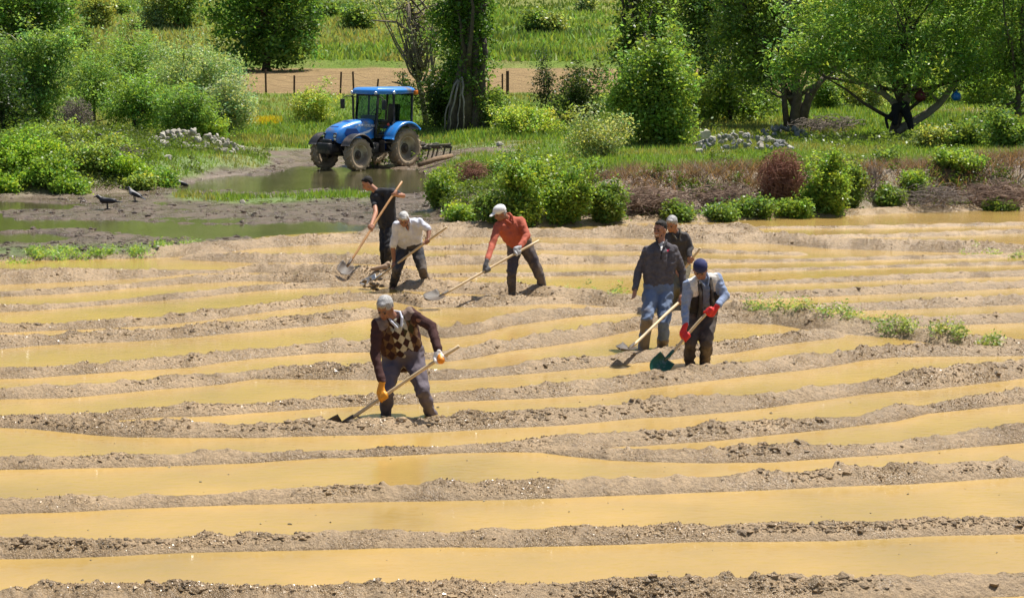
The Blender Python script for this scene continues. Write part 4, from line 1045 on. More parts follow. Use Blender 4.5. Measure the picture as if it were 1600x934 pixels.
def cover(name, label, n, u0, u1, d0, d1, mask, h, leaf, cols, per=12, seed=1, clr=.10):
    rg = np.random.default_rng(seed)
    u = rg.uniform(u0, u1, n); d = 1 / rg.uniform(1 / d1, 1 / d0, n); x = u * d; px, py = px_of(x, d)
    k = mask(px, py, x, d, rg); x, d = x[k], d[k]
    tall = np.clip(.5 + 1.3 * fbm(x * .8, d * .8, oct=3, seed=seed), .1, 1.6)
    C = np.stack([x, d, zat(x, d) + h * tall * rg.uniform(.1, 1, len(x))], -1)
    V, T = leaves_mesh(rg, C, np.full(len(C), clr), per, leaf, (1, 1, 1), cvar=.3, up=.3, aspect=.5)
    ci = (fbm(C[:, 0] * .7, C[:, 1] * .7, oct=3, seed=seed + 3) > 0.05).astype(int)
    T = np.clip(T / .7 * np.repeat(np.array(cols)[ci], per * 4, 0) * .9, .004, .6)
    o = link(name, np_mesh(name, V, quads(len(V) // 4), False, T), M_LEAF); tag(o, label, 'plants', kind='stuff')
cover('bank_weeds', 'ragged leafy weeds straggling over the earth bank', 9000, -.05, .31, 38.5, 48, lambda px, py, x, d, rg: (near_field(dR, x, d) > .15) & (px > 690) & (fbm(x * .55, d * .8, oct=4, seed=5) + np.where((px > 940) & (px < 1240), -.30, 0) + np.where(px > 1340, -.28, 0) + np.where(px < 940, .15, 0) > .02), .42, .07, [(.17, .27, .045), (.13, .20, .04)], seed=15)
cover('bank_foot_weeds', 'low weeds along the foot of the earth bank', 2600, -.05, .31, 38.5, 45, lambda px, py, x, d, rg: (np.abs(near_field(dR, x, d) - .1) < .35) & (px > 690) & (fbm(x * .5, d * .5, oct=3, seed=6) > -.1), .22, .06, [(.22, .34, .055), (.18, .26, .06)], seed=16)
cover('left_bank_weeds', 'tangled green weeds covering the left bank', 9000, -.31, -.13, 40, 66, lambda px, py, x, d, rg: (near_field(dL, np.where(d < 61.9, x, x / d * 61.9), np.minimum(d, 61.9)) > .3) & (px < 420) & (fbm(x * .6, d * .6, oct=4, seed=7) + np.where(px > 250, -.2, .1) > -.05), .45, .085, [(.18, .28, .045), (.16, .22, .06)], seed=17, clr=.14)
cover('meadow_weeds', 'taller weed patches in the meadow', 7000, -.16, .31, 49, 90, lambda px, py, x, d, rg: (fbm(x * .25, d * .25, oct=4, seed=8) > .18) & (px > 560), .40, .11, [(.20, .29, .06), (.12, .19, .04)], seed=18, clr=.18)
rg_ = np.random.default_rng(55)
uu_ = rg_.uniform(-.04, .31, 46000); dd_ = 1 / rg_.uniform(1 / 47, 1 / 38.5, 46000); xx_ = uu_ * dd_; pp_, qq_ = px_of(xx_, dd_)
k_ = (near_field(dR, xx_, dd_) > .1) & (near_field(dR, xx_, dd_) < 3.6) & (fbm(xx_ * .9, dd_ * .9, oct=3, seed=12) > -.1) & (pp_ > 900)
blades('dry_stems', 'dead brown stems and roots tangled over the earth bank', xx_[k_], dd_[k_],   .24, .022, (.20, .135, .09), M_GRASS, rg_, cat='dry stems', lean=.9, cvar=.5)

# clods
def clods(name, label, P, R, col, seed, mat):
    rg = np.random.default_rng(seed)
    ico = [(0, 0, 1), (.894, 0, .447), (.276, .851, .447), (-.724, .526, .447), (-.724, -.526, .447), (.276, -.851, .447),
           (.724, .526, -.447), (-.276, .851, -.447), (-.894, 0, -.447), (-.276, -.851, -.447), (.724, -.526, -.447), (0, 0, -1)]
    F = np.array([(0, 1, 2), (0, 2, 3), (0, 3, 4), (0, 4, 5), (0, 5, 1), (1, 6, 2), (2, 7, 3), (3, 8, 4), (4, 9, 5), (5, 10, 1),
                  (6, 7, 2), (7, 8, 3), (8, 9, 4), (9, 10, 5), (10, 6, 1), (11, 7, 6), (11, 8, 7), (11, 9, 8), (11, 10, 9), (11, 6, 10)])
    I = np.array(ico); n = len(P)
    V = I[None] * rg.uniform(.55, 1.35, (n, 12, 1)) * R[:, None, None] * rg.uniform(.6, 1.3, (n, 1, 3)) * np.array([1.25, 1, .7])
    a = rg.uniform(0, 2 * pi, n); ca, sa = np.cos(a)[:, None], np.sin(a)[:, None]
    V = np.stack([V[..., 0] * ca - V[..., 1] * sa, V[..., 0] * sa + V[..., 1] * ca, V[..., 2]], -1) + P[:, None]
    FF = (F[None] + (np.arange(n) * 12)[:, None, None]).reshape(-1, 3)
    T = np.array(col)[None] * rg.uniform(.6, 1.2, n)[:, None]
    o = link(name, np_mesh(name, V.reshape(-1, 3), FF, False, np.repeat(T, 12, 0)), mat); tag(o, label, 'clods', kind='stuff')
rg = np.random.default_rng(8)
n = 160000
u = rg.uniform(-.32, .32, n); d = 1 / rg.uniform(1 / 42, 1 / 12, n); x = u * d
z = zat(x, d); px, py = px_of(x, d)
cl = fbm(x * 1.4, d * 1.4, oct=3, seed=44)
slope = z - zat(x, d - 0.12)
k = (z > 0.055) & (py > F_EDGE(px) - 4) & (cl + slope * 2.0 + rg.normal(0, .2, n) > 0.36)
x, d, z = x[k][:6500], d[k][:6500], z[k][:6500]
R = np.abs(rg.normal(0, .011, len(x))) + .006
R[rg.random(len(x)) > .99] *= 2.0
clods('mud_clods', 'lumps and crumbs of wet mud along the furrow ridges', np.stack([x, d, z - R * .1], -1), R, MUD * 1.0, 9, M_MUD)
# wet crumbs that glisten along the crests
n = 420000
u = rg.uniform(-.31, .31, n); d = 1 / rg.uniform(1 / 41, 1 / 12, n); x = u * d
z = zat(x, d); px, py = px_of(x, d)
cl = fbm(x * .8, d * .8, oct=4, seed=46)
k = (z > 0.03) & (py > F_EDGE(px) - 4) & (cl + rg.normal(0, .16, n) + 1.5 * (z - .07) > 0.24)
x, d, z = x[k][:30000], d[k][:30000], z[k][:30000]
R = (np.abs(rg.normal(0, .0032, len(x))) + .0026) * (.5 + d / 22)
O_ = np.array([(1, 0, 0), (0, 1, 0), (-1, 0, 0), (0, -1, 0), (0, 0, 1), (0, 0, -1)], float)
m_ = len(x); V_ = O_[None] * rg.uniform(.5, 1.5, (m_, 6, 1)) * R[:, None, None] * rg.uniform(.6, 1.5, (m_, 1, 3)) + np.stack([x, d, z + R * .1], -1)[:, None] + rg.normal(0, .25, (m_, 6, 3)) * R[:, None, None]
F_o = np.array([(0, 1, 4), (1, 2, 4), (2, 3, 4), (3, 0, 4), (1, 0, 5), (2, 1, 5), (3, 2, 5), (0, 3, 5)])
T_ = np.repeat(MUD[None] * rg.uniform(.7, 1.1, m_)[:, None], 6, 0)
tag(link('wet_crumbs', np_mesh('wet_crumbs', V_.reshape(-1, 3), (F_o[None] + (np.arange(m_) * 6)[:, None, None]).reshape(-1, 3), False, T_), M_WET), 'glistening crumbs of wet mud on the furrow ridges', 'crumbs', kind='stuff')
n = 30000
u = rg.uniform(-.32, -.02, n); d = 1 / rg.uniform(1 / 56, 1 / 29, n); x = u * d; z = zat(x, d); px, py = px_of(x, d)
k = (z > .02) & (py < F_EDGE(px) - 3) & (py > L_BANK(px) - 4); x, d, z = x[k][:1200], d[k][:1200], z[k][:1200]
R = np.abs(rg.normal(0, .03, len(x))) + .012
clods('soil_clods', 'clods of dark wet soil around the puddles on the left', np.stack([x, d, z], -1), R, DSOIL, 10, M_MUD)
# bits floating on the furrow water
n = 140; u = rg.uniform(-.28, .28, n * 8); d = 1 / rg.uniform(1 / 24, 1 / 12.5, n * 8); x = u * d; z = zat(x, d); k = z < -.03
x, d = x[k][:n], d[k][:n]
clods('floating_chaff', 'small bits of chaff floating on the muddy water', np.stack([x, d, np.full(len(x), .001)], -1), np.abs(rg.normal(0, .006, len(x))) + .003, (.3, .25, .15), 11, M_MUD)

# --- stones
def stone_mesh(seed, sub=2):
    import bmesh
    bm = bmesh.new(); bmesh.ops.create_icosphere(bm, subdivisions=sub, radius=1)
    rg = np.random.default_rng(seed); o = rg.uniform(0, 50, 3)
    cuts = [(Vector(rg.normal(0, 1, 3)).normalized(), rg.uniform(.45, .75)) for _ in range(9)]
    for v in bm.verts:
        for nrm, dd in cuts:
            e = v.co.dot(nrm) - dd
            if e > 0: v.co -= nrm * e
        v.co *= 1 + .10 * float(fbm(np.array([v.co.x * 1.5 + o[0]]), np.array([v.co.y * 1.5 + o[1]]), np.array([v.co.z * 1.5 + o[2]]), oct=2)[0])
    me = bpy.data.meshes.new('stone'); bm.to_mesh(me); bm.free()
    return me
SM = {}
for k_, mt in (('w', M_WSTONE), ('l', M_STONE), ('g', M_DARKSTONE)):
    SM[k_] = []
    for i in range(4):
        me = stone_mesh(i * 7 + ord(k_)); me.materials.append(mt); SM[k_].append(me)
def stone_pile(label, px, py, wpx, hpx, n, seed, kinds, d=None, smin=4, smax=11, depth=1.0):
    g = hit(px, py) if d is None else ground(px, d)
    rg = np.random.default_rng(seed); s = sc(g[1])
    root = empty('stone_pile', g); tag(root, label, 'stone pile')
    W, H = wpx * s, hpx * s
    for i in range(n):
        t = rg.uniform(-1, 1); e = rg.uniform(0, 1)
        x_ = g[0] + t * W / 2; y_ = g[1] + (e - .3) * depth * 2
        hh = .05 + H * max(0, 1 - t * t * .8) * max(0, (1 - abs(e - .55) * 1.7)) * .75
        r = rg.uniform(smin, smax) * s / 2
        o = link('stone', SM[kinds[rg.integers(len(kinds))]][rg.integers(4)], None, root)
        o.location = (x_ - g[0], y_ - g[1], float(zat(x_, y_)) + hh + r * .2 - g[2])
        o.rotation_euler = tuple(rg.uniform(0, 6.28, 3)); o.scale = (r * rg.uniform(.9, 1.4), r * rg.uniform(.8, 1.2), r * rg.uniform(.6, 1.0))
    return root
stone_pile('heap of pale limestone lumps on the green bank below the willows', 300, 238, 140, 38, 130, 1, 'wlwwl', depth=1.1, smin=6, smax=14)
stone_pile('scatter of pale stones at the left foot of the limestone heap', 215, 262, 110, 6, 16, 2, 'wll', smin=5, smax=10, depth=1.0)
stone_pile('heap of pale and grey stones under the dark tree on the right', 1165, 235, 140, 28, 95, 3, 'wlgg', depth=1.2, smin=6, smax=13)
stone_pile('dark shaded stones between the stone heap and the black trunks', 1225, 215, 70, 16, 34, 4, 'ggw', depth=1.0)
def single(label, px, py, wpx, hpx, kind, seed, cat='stone', name='stone_block'):
    g = hit(px, py); s = sc(g[1])
    o = link(name, SM[kind][seed % 4]); o.location = g + [0, 0, hpx * s * .35]
    o.scale = (wpx * s / 2 * 1.1, wpx * s / 2 * .8, hpx * s / 2 * 1.15); o.rotation_euler = (0.2, 0.1, seed)
    tag(o, label, cat); return o
single('big white boulder at the left end of the right stone heap', 1101, 222, 27, 22, 'w', 1, 'boulder', 'boulder')
single('yellowish round stone at the front of the limestone heap', 264, 251, 18, 14, 'w', 2)
single('white rag-like stone on the grass right of the plough', 781, 229, 15, 9, 'w', 3)
single('pale stone on the bank between thicket and root tangle', 948, 274, 12, 10, 'w', 4)
single('tan stone leaning in the grass left of the right heap', 1092, 241, 18, 12, 'l', 5)
single('pale flat stone under the bough with the blue bag', 1484, 200, 15, 7, 'w', 6)
single('small pale stone in the grass spit right of the crows', 380, 318, 11, 7, 'l', 7)
single('pale stone on the field berm right of the green weeds', 247, 388, 9, 5, 'w', 8)
single('white stone at the foot of the charred bank', 1505, 318, 18, 9, 'w', 9)
single('white stone lying among the bund weeds', 1376, 503, 17, 5, 'w', 10)

# ------------------------------------------------------------------ fence posts at the ploughed strip
M_RUST = simple('rusty_iron', (0.12, 0.06, 0.04), 0.8, var=0.3, scale=10, bs=0.2)
fr = empty('wire_fence', ground(600, 94.5)); tag(fr, 'thin wire fence of rusty posts in front of the ploughed strip', 'fence')
tops = []
for px, hp, lean in ((416, 38, 0), (460, 30, .5), (532, 36, 1), (553, 36, -.5), (589, 24, 2), (630, 34, 0), (700, 30, 0), (762, 28, 1), (785, 32, 0), (793, 36, 0), (850, 28, 0), (905, 28, -1), (960, 30, 0)):
    g = ground(px, 94.5); s = sc(94.5)
    mb = MB(); mb.box((0, 0, hp * s / 2 - .1), (.09 if px != 793 else .16, .08, hp * s + .2))
    mb.box((0.03, 0, hp * s * .5), (.03, .1, hp * s * .95))
    p = mb.build('post', M_RUST, fr); p.location = Vector(g) - fr.location; p.rotation_euler = (0, radians(lean * 3), 0)
    tops.append(Vector(g) - fr.location + Vector((0, 0, hp * s)))
for k_ in (0.35, 0.65, 0.92):
    mb = MB()
    for a, b in zip(tops[:-1], tops[1:]):
        p, q = Vector((a.x, a.y - .06, a.z - (1 - k_) * 1.1)), Vector((b.x, b.y - .06, b.z - (1 - k_) * 1.1))
        mb.tube([p, (p + q) / 2 - Vector((0, 0, .04)), q], .006, 3, cap=False)
    mb.build('wire', M_RUST, fr)

# ------------------------------------------------------------------ crows
M_CROW = simple('black_feathers', (0.018, 0.018, 0.022), 0.45, var=0.3, scale=20, bs=0.2)
M_CROWG = simple('grey_feathers', (0.28, 0.27, 0.27), 0.7, var=0.2, scale=20, bs=0.2)
def remesh(name, build, mat, parent, voxel=0.012, smooth=2, deci=None, disp=None):
    o = link(name, build.mesh(name), mat, parent)
    r = o.modifiers.new('r', 'REMESH'); r.mode = 'VOXEL'; r.voxel_size = voxel; r.use_smooth_shade = True
    if smooth:
        s_ = o.modifiers.new('s', 'SMOOTH'); s_.iterations = smooth; s_.factor = 0.5
    if deci:
        dm = o.modifiers.new('d', 'DECIMATE'); dm.ratio = deci
    me = bake(o); me.name = name
    me.polygons.foreach_set('use_smooth', [True] * len(me.polygons))
    if disp:
        nv = len(me.vertices); co = np.empty(nv * 3); no = np.empty(nv * 3)
        me.vertices.foreach_get('co', co); me.vertices.foreach_get('normal', no)
        co = co.reshape(-1, 3); no = no.reshape(-1, 3)
        me.vertices.foreach_set('co', (co + no * disp(co)[:, None]).ravel()); me.update()
    return o
def cap(m, p, q, r0, r1, n=12):
    """rounded tapered limb"""
    p, q = Vector(p), Vector(q)
    t = (q - p); L = max(t.length, 1e-4); t = t / L
    pts, rr = [], []
    for a in (0, 25, 50, 72, 90):
        pts.append(p - t * r0 * cos(radians(a))); rr.append(max(r0 * sin(radians(a)), 1e-3))
    for a in (90, 72, 50, 25, 0):
        pts.append(q + t * r1 * cos(radians(a))); rr.append(max(r1 * sin(radians(a)), 1e-3))
    m.tube(pts, rr, n)
    return m
def crow(label, px, py, heading, pose, grey, d=None, up=0.0, size=0.5):
    g = hit(px, py) if d is None else ground(px, d)
    root = empty('crow', g + np.array([0, 0, up]), heading); tag(root, label, 'crow', None)
    s = size; tilt = {'stand': .35, 'peck': .05, 'fly': 0.0}[pose]
    R = Matrix.Rotation(-tilt, 3, 'Y'); H = 0.17 * s / .5 if pose != 'fly' else 0
    def P(x, y, z): return R @ Vector((x * s, y * s, z * s)) + Vector((0, 0, H))
    m = MB(); cap(m, P(-.22, 0, 0), P(.18, 0, .02), .10 * s, .14 * s); cap(m, P(.18, 0, .02), P(.34, 0, .14), .11 * s, .075 * s); cap(m, P(.34, 0, .14), P(.38, 0, .16), .078 * s, .07 * s)
    cap(m, P(-.3, 0, -.02), P(-.15, 0, 0), .05 * s, .1 * s)
    remesh('body', m, M_CROWG if grey else M_CROW, root, 0.012 * s * 2, 2)
    m = MB(); m.sph(P(.39, 0, .165), (.085 * s, .08 * s, .08 * s)); m.build('head', M_CROW, root, smooth=True)
    m = MB(); m.tube([P(.45, 0, .16), P(.52, 0, .14), P(.58, 0, .115)], [.03 * s, .022 * s, .003], 6); m.build('beak', M_CROW, root, smooth=True)
    m = MB(); m.add([P(-.28, -.05, 0), P(-.28, .05, 0), P(-.62, .10, -.03), P(-.62, -.10, -.03), P(-.28, -.05, .03), P(-.28, .05, .03), P(-.62, .10, -.015), P(-.62, -.10, -.015)],
                    [(0, 1, 2, 3), (7, 6, 5, 4), (0, 4, 5, 1), (1, 5, 6, 2), (2, 6, 7, 3), (3, 7, 4, 0)]); m.build('tail', M_CROW, root)
    for sy in (-1, 1):
        m = MB()
        if pose == 'fly':
            pts = [(.16, .08), (.22, .45), (.10, .95), (-.02, 1.1), (-.1, .9), (-.16, .45), (-.14, .08)]
            top = [P(a, sy * b, .06 + .22 * b) for a, b in pts]; bot = [P(a, sy * b, .04 + .22 * b) for a, b in pts]; n_ = len(pts)
            m.add(top + bot, [tuple(range(n_)), tuple(range(2 * n_ - 1, n_ - 1, -1))] + [(i, (i + 1) % n_, (i + 1) % n_ + n_, i + n_) for i in range(n_)])
            m.build('wing', M_CROW, root)
        else:
            m.sph(P(-.08, sy * .10, .02), (.3 * s, .045 * s, .10 * s), M=R); cap(m, P(-.2, sy * .07, 0), P(-.5, sy * .03, -.03), .05 * s, .015 * s)
            m.build('wing', M_CROW, root, smooth=True)
            l = MB(); l.tube([P(0, sy * .06, -.1), Vector((0.0, sy * .06 * s, .0))], .012, 5)
            for a in (-.4, 0, .4, 3.14): l.tube([Vector((0, sy * .06 * s, .008)), Vector((.06 * cos(a) * s * 2, sy * .06 * s + .06 * sin(a) * s * 2, .004))], .006, 4)
            l.build('leg', M_CROW, root)
    return root
crow('black crow standing with its tail level, nearest the left edge', 168, 327, pi, 'peck', False, size=.56)
crow('hooded crow with grey breast facing left, second from the left on the wet soil', 211, 315, pi - .3, 'stand', True, size=.5)
crow('pale grey hooded crow on the grass spit beside the pond', 284, 296, pi + .3, 'stand', True, size=.46)
crow('black crow flying low over the green bank', 168, 232, pi * .9, 'fly', False, up=.28, size=.6)

# ------------------------------------------------------------------ tractor
M_BLUE = simple('tractor_blue_paint', (0.03, 0.24, 0.70), 0.3, var=0.06, scale=5, bs=0.03, coat=0.6, dirt=(0.22, 0.17, 0.12), dirt_amt=0.3)
M_BLUED = simple('dark_blue_paint', (0.008, 0.06, 0.30), 0.35, var=0.06, scale=4, bs=0.03, coat=0.4)
M_BLACK = simple('black_plastic', (0.018, 0.018, 0.02), 0.55, var=0.2, scale=8, bs=0.1, dirt=(0.16, 0.12, 0.09), dirt_amt=0.35)
M_TYRE = simple('muddy_tyre', (0.22, 0.155, 0.10), 0.9, var=0.3, scale=7, bs=0.6, bd=0.02, dirt=(0.38, 0.29, 0.19), dirt_amt=0.9)
M_RIM = simple('cream_rim', (0.62, 0.55, 0.40), 0.6, var=0.12, scale=6, bs=0.1, dirt=(0.22, 0.16, 0.11), dirt_amt=0.6)
M_CHROME = simple('lamp_chrome', (0.75, 0.77, 0.8), 0.15, metal=0.8, var=0.05, bs=0)
M_AMBER = simple('amber_lens', (0.85, 0.22, 0.02), 0.25, var=0.05, bs=0)
M_WHITEP = simple('white_print', (0.8, 0.82, 0.85), 0.5, var=0.03, bs=0)
def glass_mat():
    m_, nt, b = new_mat('cab_glass')
    b.inputs['Base Color'].default_value = (0.55, 0.72, 0.66, 1); b.inputs['Roughness'].default_value = 0.03
    b.inputs['IOR'].default_value = 1.45; b.inputs['Alpha'].default_value = 1
    t = nt.nodes.new('ShaderNodeBsdfTransparent'); t.inputs[0].default_value = (0.42, 0.56, 0.50, 1)
    gl_ = nt.nodes.new('ShaderNodeBsdfGlossy'); gl_.inputs['Roughness'].default_value = 0.03
    fr_ = nt.nodes.new('ShaderNodeFresnel'); fr_.inputs[0].default_value = 1.45
    mx = nt.nodes.new('ShaderNodeMixShader')
    nt.links.new(fr_.outputs[0], mx.inputs[0]); nt.links.new(t.outputs[0], mx.inputs[1]); nt.links.new(gl_.outputs[0], mx.inputs[2])
    nt.links.new(mx.outputs[0], nt.nodes['Material Output'].inputs[0])
    return m_
M_GLASS = glass_mat()
# near rear wheel touches the ground at photo (632, 257)
PHI = radians(50)
TH = pi + PHI
rw = hit(632, 258, 45)
Tloc = Vector(rw) - Matrix.Rotation(TH, 3, 'Z') @ Vector((0, 0.70, 0))
Tloc.z = 0.0
tractor = empty('tractor', Tloc, TH); tag(tractor, 'blue farm tractor with a closed cab parked behind the pond', 'tractor')
def wheel(x, y, R, W, lugs, turn=0):
    side = 1 if y > 0 else -1
    w = empty('wheel', (x, y, R - 0.03)); w.parent = tractor; w.rotation_euler = (0, 0, turn)
    Mx = Matrix.Rotation(-pi / 2 * side, 4, 'X')      # lathe axis -> +-Y (outer side = +h)
    m = MB()
    prof = [(R * .60, -W * .40), (R * .74, -W * .50), (R * .88, -W * .49), (R * .935, -W * .36), (R * .95, 0), (R * .935, W * .36), (R * .88, W * .49), (R * .74, W * .50), (R * .60, W * .40), (R * .58, W * .3), (R * .58, -W * .3)]
    m.lathe(prof, 40, Mx, closed=True)
    t = m.build('tyre', M_TYRE, w, smooth=True)
    lm = MB()
    for i in range(lugs):
        a = 2 * pi * i / lugs
        for sd in (-1, 1):
            aa = a + (pi / lugs if sd > 0 else 0)
            for (h0, h1, da0, da1) in ((W * .02, W * .5, 0.0, -1.25 * pi / lugs),):
                pts = []
                for hh, da in ((h0, da0), ((h0 + h1) / 2, (da0 + da1) / 2), (h1, da1)):
                    for rr in (R * .92, R * 1.0):
                        for e in (-.17, .17):
                            an = aa + da + e * 2 * pi / lugs * (1.15 if rr < R else .8)
                            rr2 = rr - (R * .045 if hh == h1 else 0)
                            v = Vector((rr2 * cos(an), rr2 * sin(an), sd * hh))
                            pts.append(Mx @ v)
                f = []
                for k2 in (0, 4):
                    A = [k2, k2 + 1, k2 + 3, k2 + 2]; B_ = [q + 4 for q in A]
                    for j in range(4): f.append((A[j], A[(j + 1) % 4], B_[(j + 1) % 4], B_[j]))
                f += [(0, 2, 3, 1), (8, 9, 11, 10)]
                lm.add(pts, f)
    lm.build('tread', M_TYRE, w)
    m = MB()
    m.lathe([(R * .61, W * .42), (R * .59, W * .44), (R * .56, W * .36), (R * .50, W * .10), (R * .46, -W * .05), (R * .30, -W * .10), (R * .27, W * .02), (R * .13, W * .04), (0.001, W * .05)], 32, Mx)
    m.lathe([(R * .61, -W * .42), (R * .55, -W * .35), (R * .50, -W * .05), (R * .46, -W * .07)], 32, Mx)
    m.build('rim', M_RIM, w, smooth=True)
    m = MB(); m.lathe([(R * .26, W * .0), (R * .25, W * .09), (R * .16, W * .12), (R * .12, W * .28), (R * .07, W * .30), (0.001, W * .30)], 20, Mx)
    for i in range(8):
        a = 2 * pi * i / 8; m.lathe([(R * .025, 0), (R * .025, W * .12), (.001, W * .12)], 6, Mx @ Matrix.Translation((R * .21 * cos(a), R * .21 * sin(a), 0)))
    m.build('hub', M_STEEL, w, smooth=False)
    return w
RR, RF = 0.605, 0.50
wheel(0, .70, RR, .38, 18); wheel(0, -.70, RR, .38, 18)
wheel(2.02, .70, RF, .30, 16, 0.0); wheel(2.02, -.70, RF, .30, 16, 0.0)
def part(name, mb, mat, parent=None, smooth=False, bevel=0.0, label=None):
    o = mb.build(name, mat, parent or tractor, smooth, bevel)
    if label: o['label'] = label
    return o
# chassis, axles, engine
m = MB(); m.box((.95, 0, .62), (2.3, .34, .36)); m.box((2.0, 0, .58), (.34, .30, .30)); m.box((.1, 0, .66), (.7, .5, .46)); m.tube([(0, -.6, RR), (0, .6, RR)], .13, 12)
m.box((1.25, 0, .80), (.9, .40, .30))
part('chassis', m, M_BLACK, bevel=.02)
m = MB(); m.tube([(2.02, -.56, RF - .02), (2.02, .56, RF - .02)], .085, 10)
for sy in (-1, 1): m.lathe([(.11, -.05), (.15, 0), (.13, .09), (.05, .1)], 14, Matrix.Translation((2.02, sy * .5, RF - .03)) @ Matrix.Rotation(-sy * pi / 2, 4, 'X'))
part('front_axle', m, M_BLACK, smooth=True)
m = MB(); m.box((2.46, 0, .66), (.42, .46, .26)); m.box((2.70, 0, .66), (.16, .50, .32)); m.box((2.60, 0, .86), (.1, .38, .14))
part('front_weight', m, M_BLACK, bevel=.025)
# hood: cross sections along x
def loft(secs, closed=False):
    mb = MB(); n_ = len(secs[0]); vs = [p for s_ in secs for p in s_]; fs = []
    for i in range(len(secs) - 1):
        for k_ in range(n_ - 1): a = i * n_ + k_; fs.append((a, a + 1, a + 1 + n_, a + n_))
    fs.append(tuple(range(n_ - 1, -1, -1))); fs.append(tuple(range((len(secs) - 1) * n_, len(secs) * n_)))
    mb.add(vs, fs); return mb
def hood_sec(x, w, z0, z1, k_=.09):
    return [(x, -w, z0), (x, -w, z0 + (z1 - z0) * .45), (x, -w * .96, z1 - k_), (x, -w * .78, z1 - k_ * .25), (x, -w * .4, z1), (x, w * .4, z1), (x, w * .78, z1 - k_ * .25), (x, w * .96, z1 - k_), (x, w, z0 + (z1 - z0) * .45), (x, w, z0)]
hs = [hood_sec(.92, .36, .92, 1.50), hood_sec(1.3, .36, .86, 1.49), hood_sec(1.75, .35, .80, 1.44), hood_sec(2.15, .33, .78, 1.34), hood_sec(2.38, .31, .80, 1.24), hood_sec(2.47, .28, .84, 1.12, .08), hood_sec(2.50, .25, .88, 1.02, .06)]
hood = part('hood', loft(hs), M_BLUE, bevel=.02)
m = MB(); m.add([(1.72, -.17, 1.452), (1.72, .17, 1.452), (2.30, .15, 1.287), (2.30, -.15, 1.287), (1.72, -.17, 1.435), (1.72, .17, 1.435), (2.30, .15, 1.27), (2.30, -.15, 1.27)], [(0, 3, 2, 1), (4, 5, 6, 7), (0, 1, 5, 4), (1, 2, 6, 5), (2, 3, 7, 6), (3, 0, 4, 7)])
part('hood_vent', m, M_BLUED, hood)
for sy in (-1, 1):
    m = MB(); yy = sy * .352
    m.prism([(1.50, .98), (2.10, .96), (2.22, 1.10), (2.12, 1.24), (1.72, 1.22)], min(yy, yy + sy * .014), max(yy, yy + sy * .014))
    part('side_grille', m, M_BLUED, hood)
    m = MB(); y2 = sy * .367
    m.prism([(1.02, 1.20), (1.55, 1.08), (1.86, 1.03), (1.55, 1.02), (1.2, 1.09)], min(y2, y2 + sy * .012), max(y2, y2 + sy * .012))
    part('white_stripe', m, M_WHITEP, hood)
    # lettering and leaf emblem on the hood flank
    cu = bpy.data.curves.new('hood_lettering', 'FONT'); cu.body = "NEW HOLLAND"; cu.size = .105; cu.extrude = .003; cu.align_x = 'CENTER'; cu.offset = .002
    to = bpy.data.objects.new('hood_lettering', cu); COL.objects.link(to)
    bpy.context.view_layer.update()
    me = bpy.data.meshes.new_from_object(to.evaluated_get(bpy.context.evaluated_depsgraph_get())); bpy.data.objects.remove(to)
    o = link('hood_lettering', me, M_WHITEP, hood); o.location = (1.28, sy * .372, 1.265); o.rotation_euler = (pi / 2, radians(4) * sy, pi if sy > 0 else 0)
    m = MB()
    for k_ in range(4): m.add([(1.70 - sy * 0 + .0 + k_ * .022, y2, 1.26), (1.705 + k_ * .022, y2, 1.34 - k_ * .008), (1.715 + k_ * .022, y2, 1.26), (1.705 + k_ * .022, y2 + sy * .006, 1.30)], [(0, 1, 2), (0, 3, 1), (1, 3, 2), (0, 2, 3)])
    part('leaf_emblem', m, M_WHITEP, hood)
m = MB(); m.prism([(-.115, .90), (.115, .90), (.10, 1.16), (-.10, 1.16)], -.02, .02)
gr_ = part('front_grille', m, M_BLACK); gr_.rotation_euler = (radians(-8), 0, pi / 2); gr_.location = (2.50, 0, 0.0)
m = MB()
for k_ in range(5): m.box((0, -.026, .94 + k_ * .045), (.2, .012, .012))
m.box((0, -.03, 1.05), (.03, .012, .14))
o = m.build('grille_bar', M_STEEL, gr_)
for sy in (-1, 1):
    m = MB(); m.box((2.455, sy * .215, .985), (.10, .10, .26), Matrix.Rotation(sy * .35, 3, 'Z')); part('headlight_housing', m, M_BLACK, bevel=.015)
    for zz in (.93, 1.03):
        m = MB(); m.lathe([(.001, .0), (.036, .006), (.042, .0), (.042, -.03)], 14, Matrix.Translation((2.505 - .0, sy * .235, zz)) @ Matrix.Rotation(pi / 2, 4, 'Y') @ Matrix.Rotation(sy * -.35, 4, 'X'))
        part('headlight', m, M_CHROME, smooth=True)
# fenders
def fender(R, W, a0, a1, x, y, z, mat, name, th=.035, flat=0):
    m = MB(); secs = []
    n_ = 16
    for i in range(n_ + 1):
        a = radians(a0 + (a1 - a0) * i / n_)
        c, s_ = cos(a), sin(a)
        row = []
        for rr, yy in ((R, -W / 2), (R + th, -W / 2), (R + th * 1.1, W / 2 - .03), (R + th * .6, W / 2), (R - .02, W / 2), (R, W / 2 - .03)):
            row.append((x + rr * c, y + yy * (1 if y > 0 else -1), z + rr * s_))
        secs.append(row)
    n2 = 6; vs = [p for r_ in secs for p in r_]; fs = []
    for i in range(n_):
        for k_ in range(n2): a = i * n2 + k_; b = i * n2 + (k_ + 1) % n2; fs.append((a, b, b + n2, a + n2))
    fs += [tuple(range(n2)), tuple(range(len(vs) - 1, len(vs) - n2 - 1, -1))]
    m.add(vs, fs); return part(name, m, mat, smooth=False, bevel=.008)
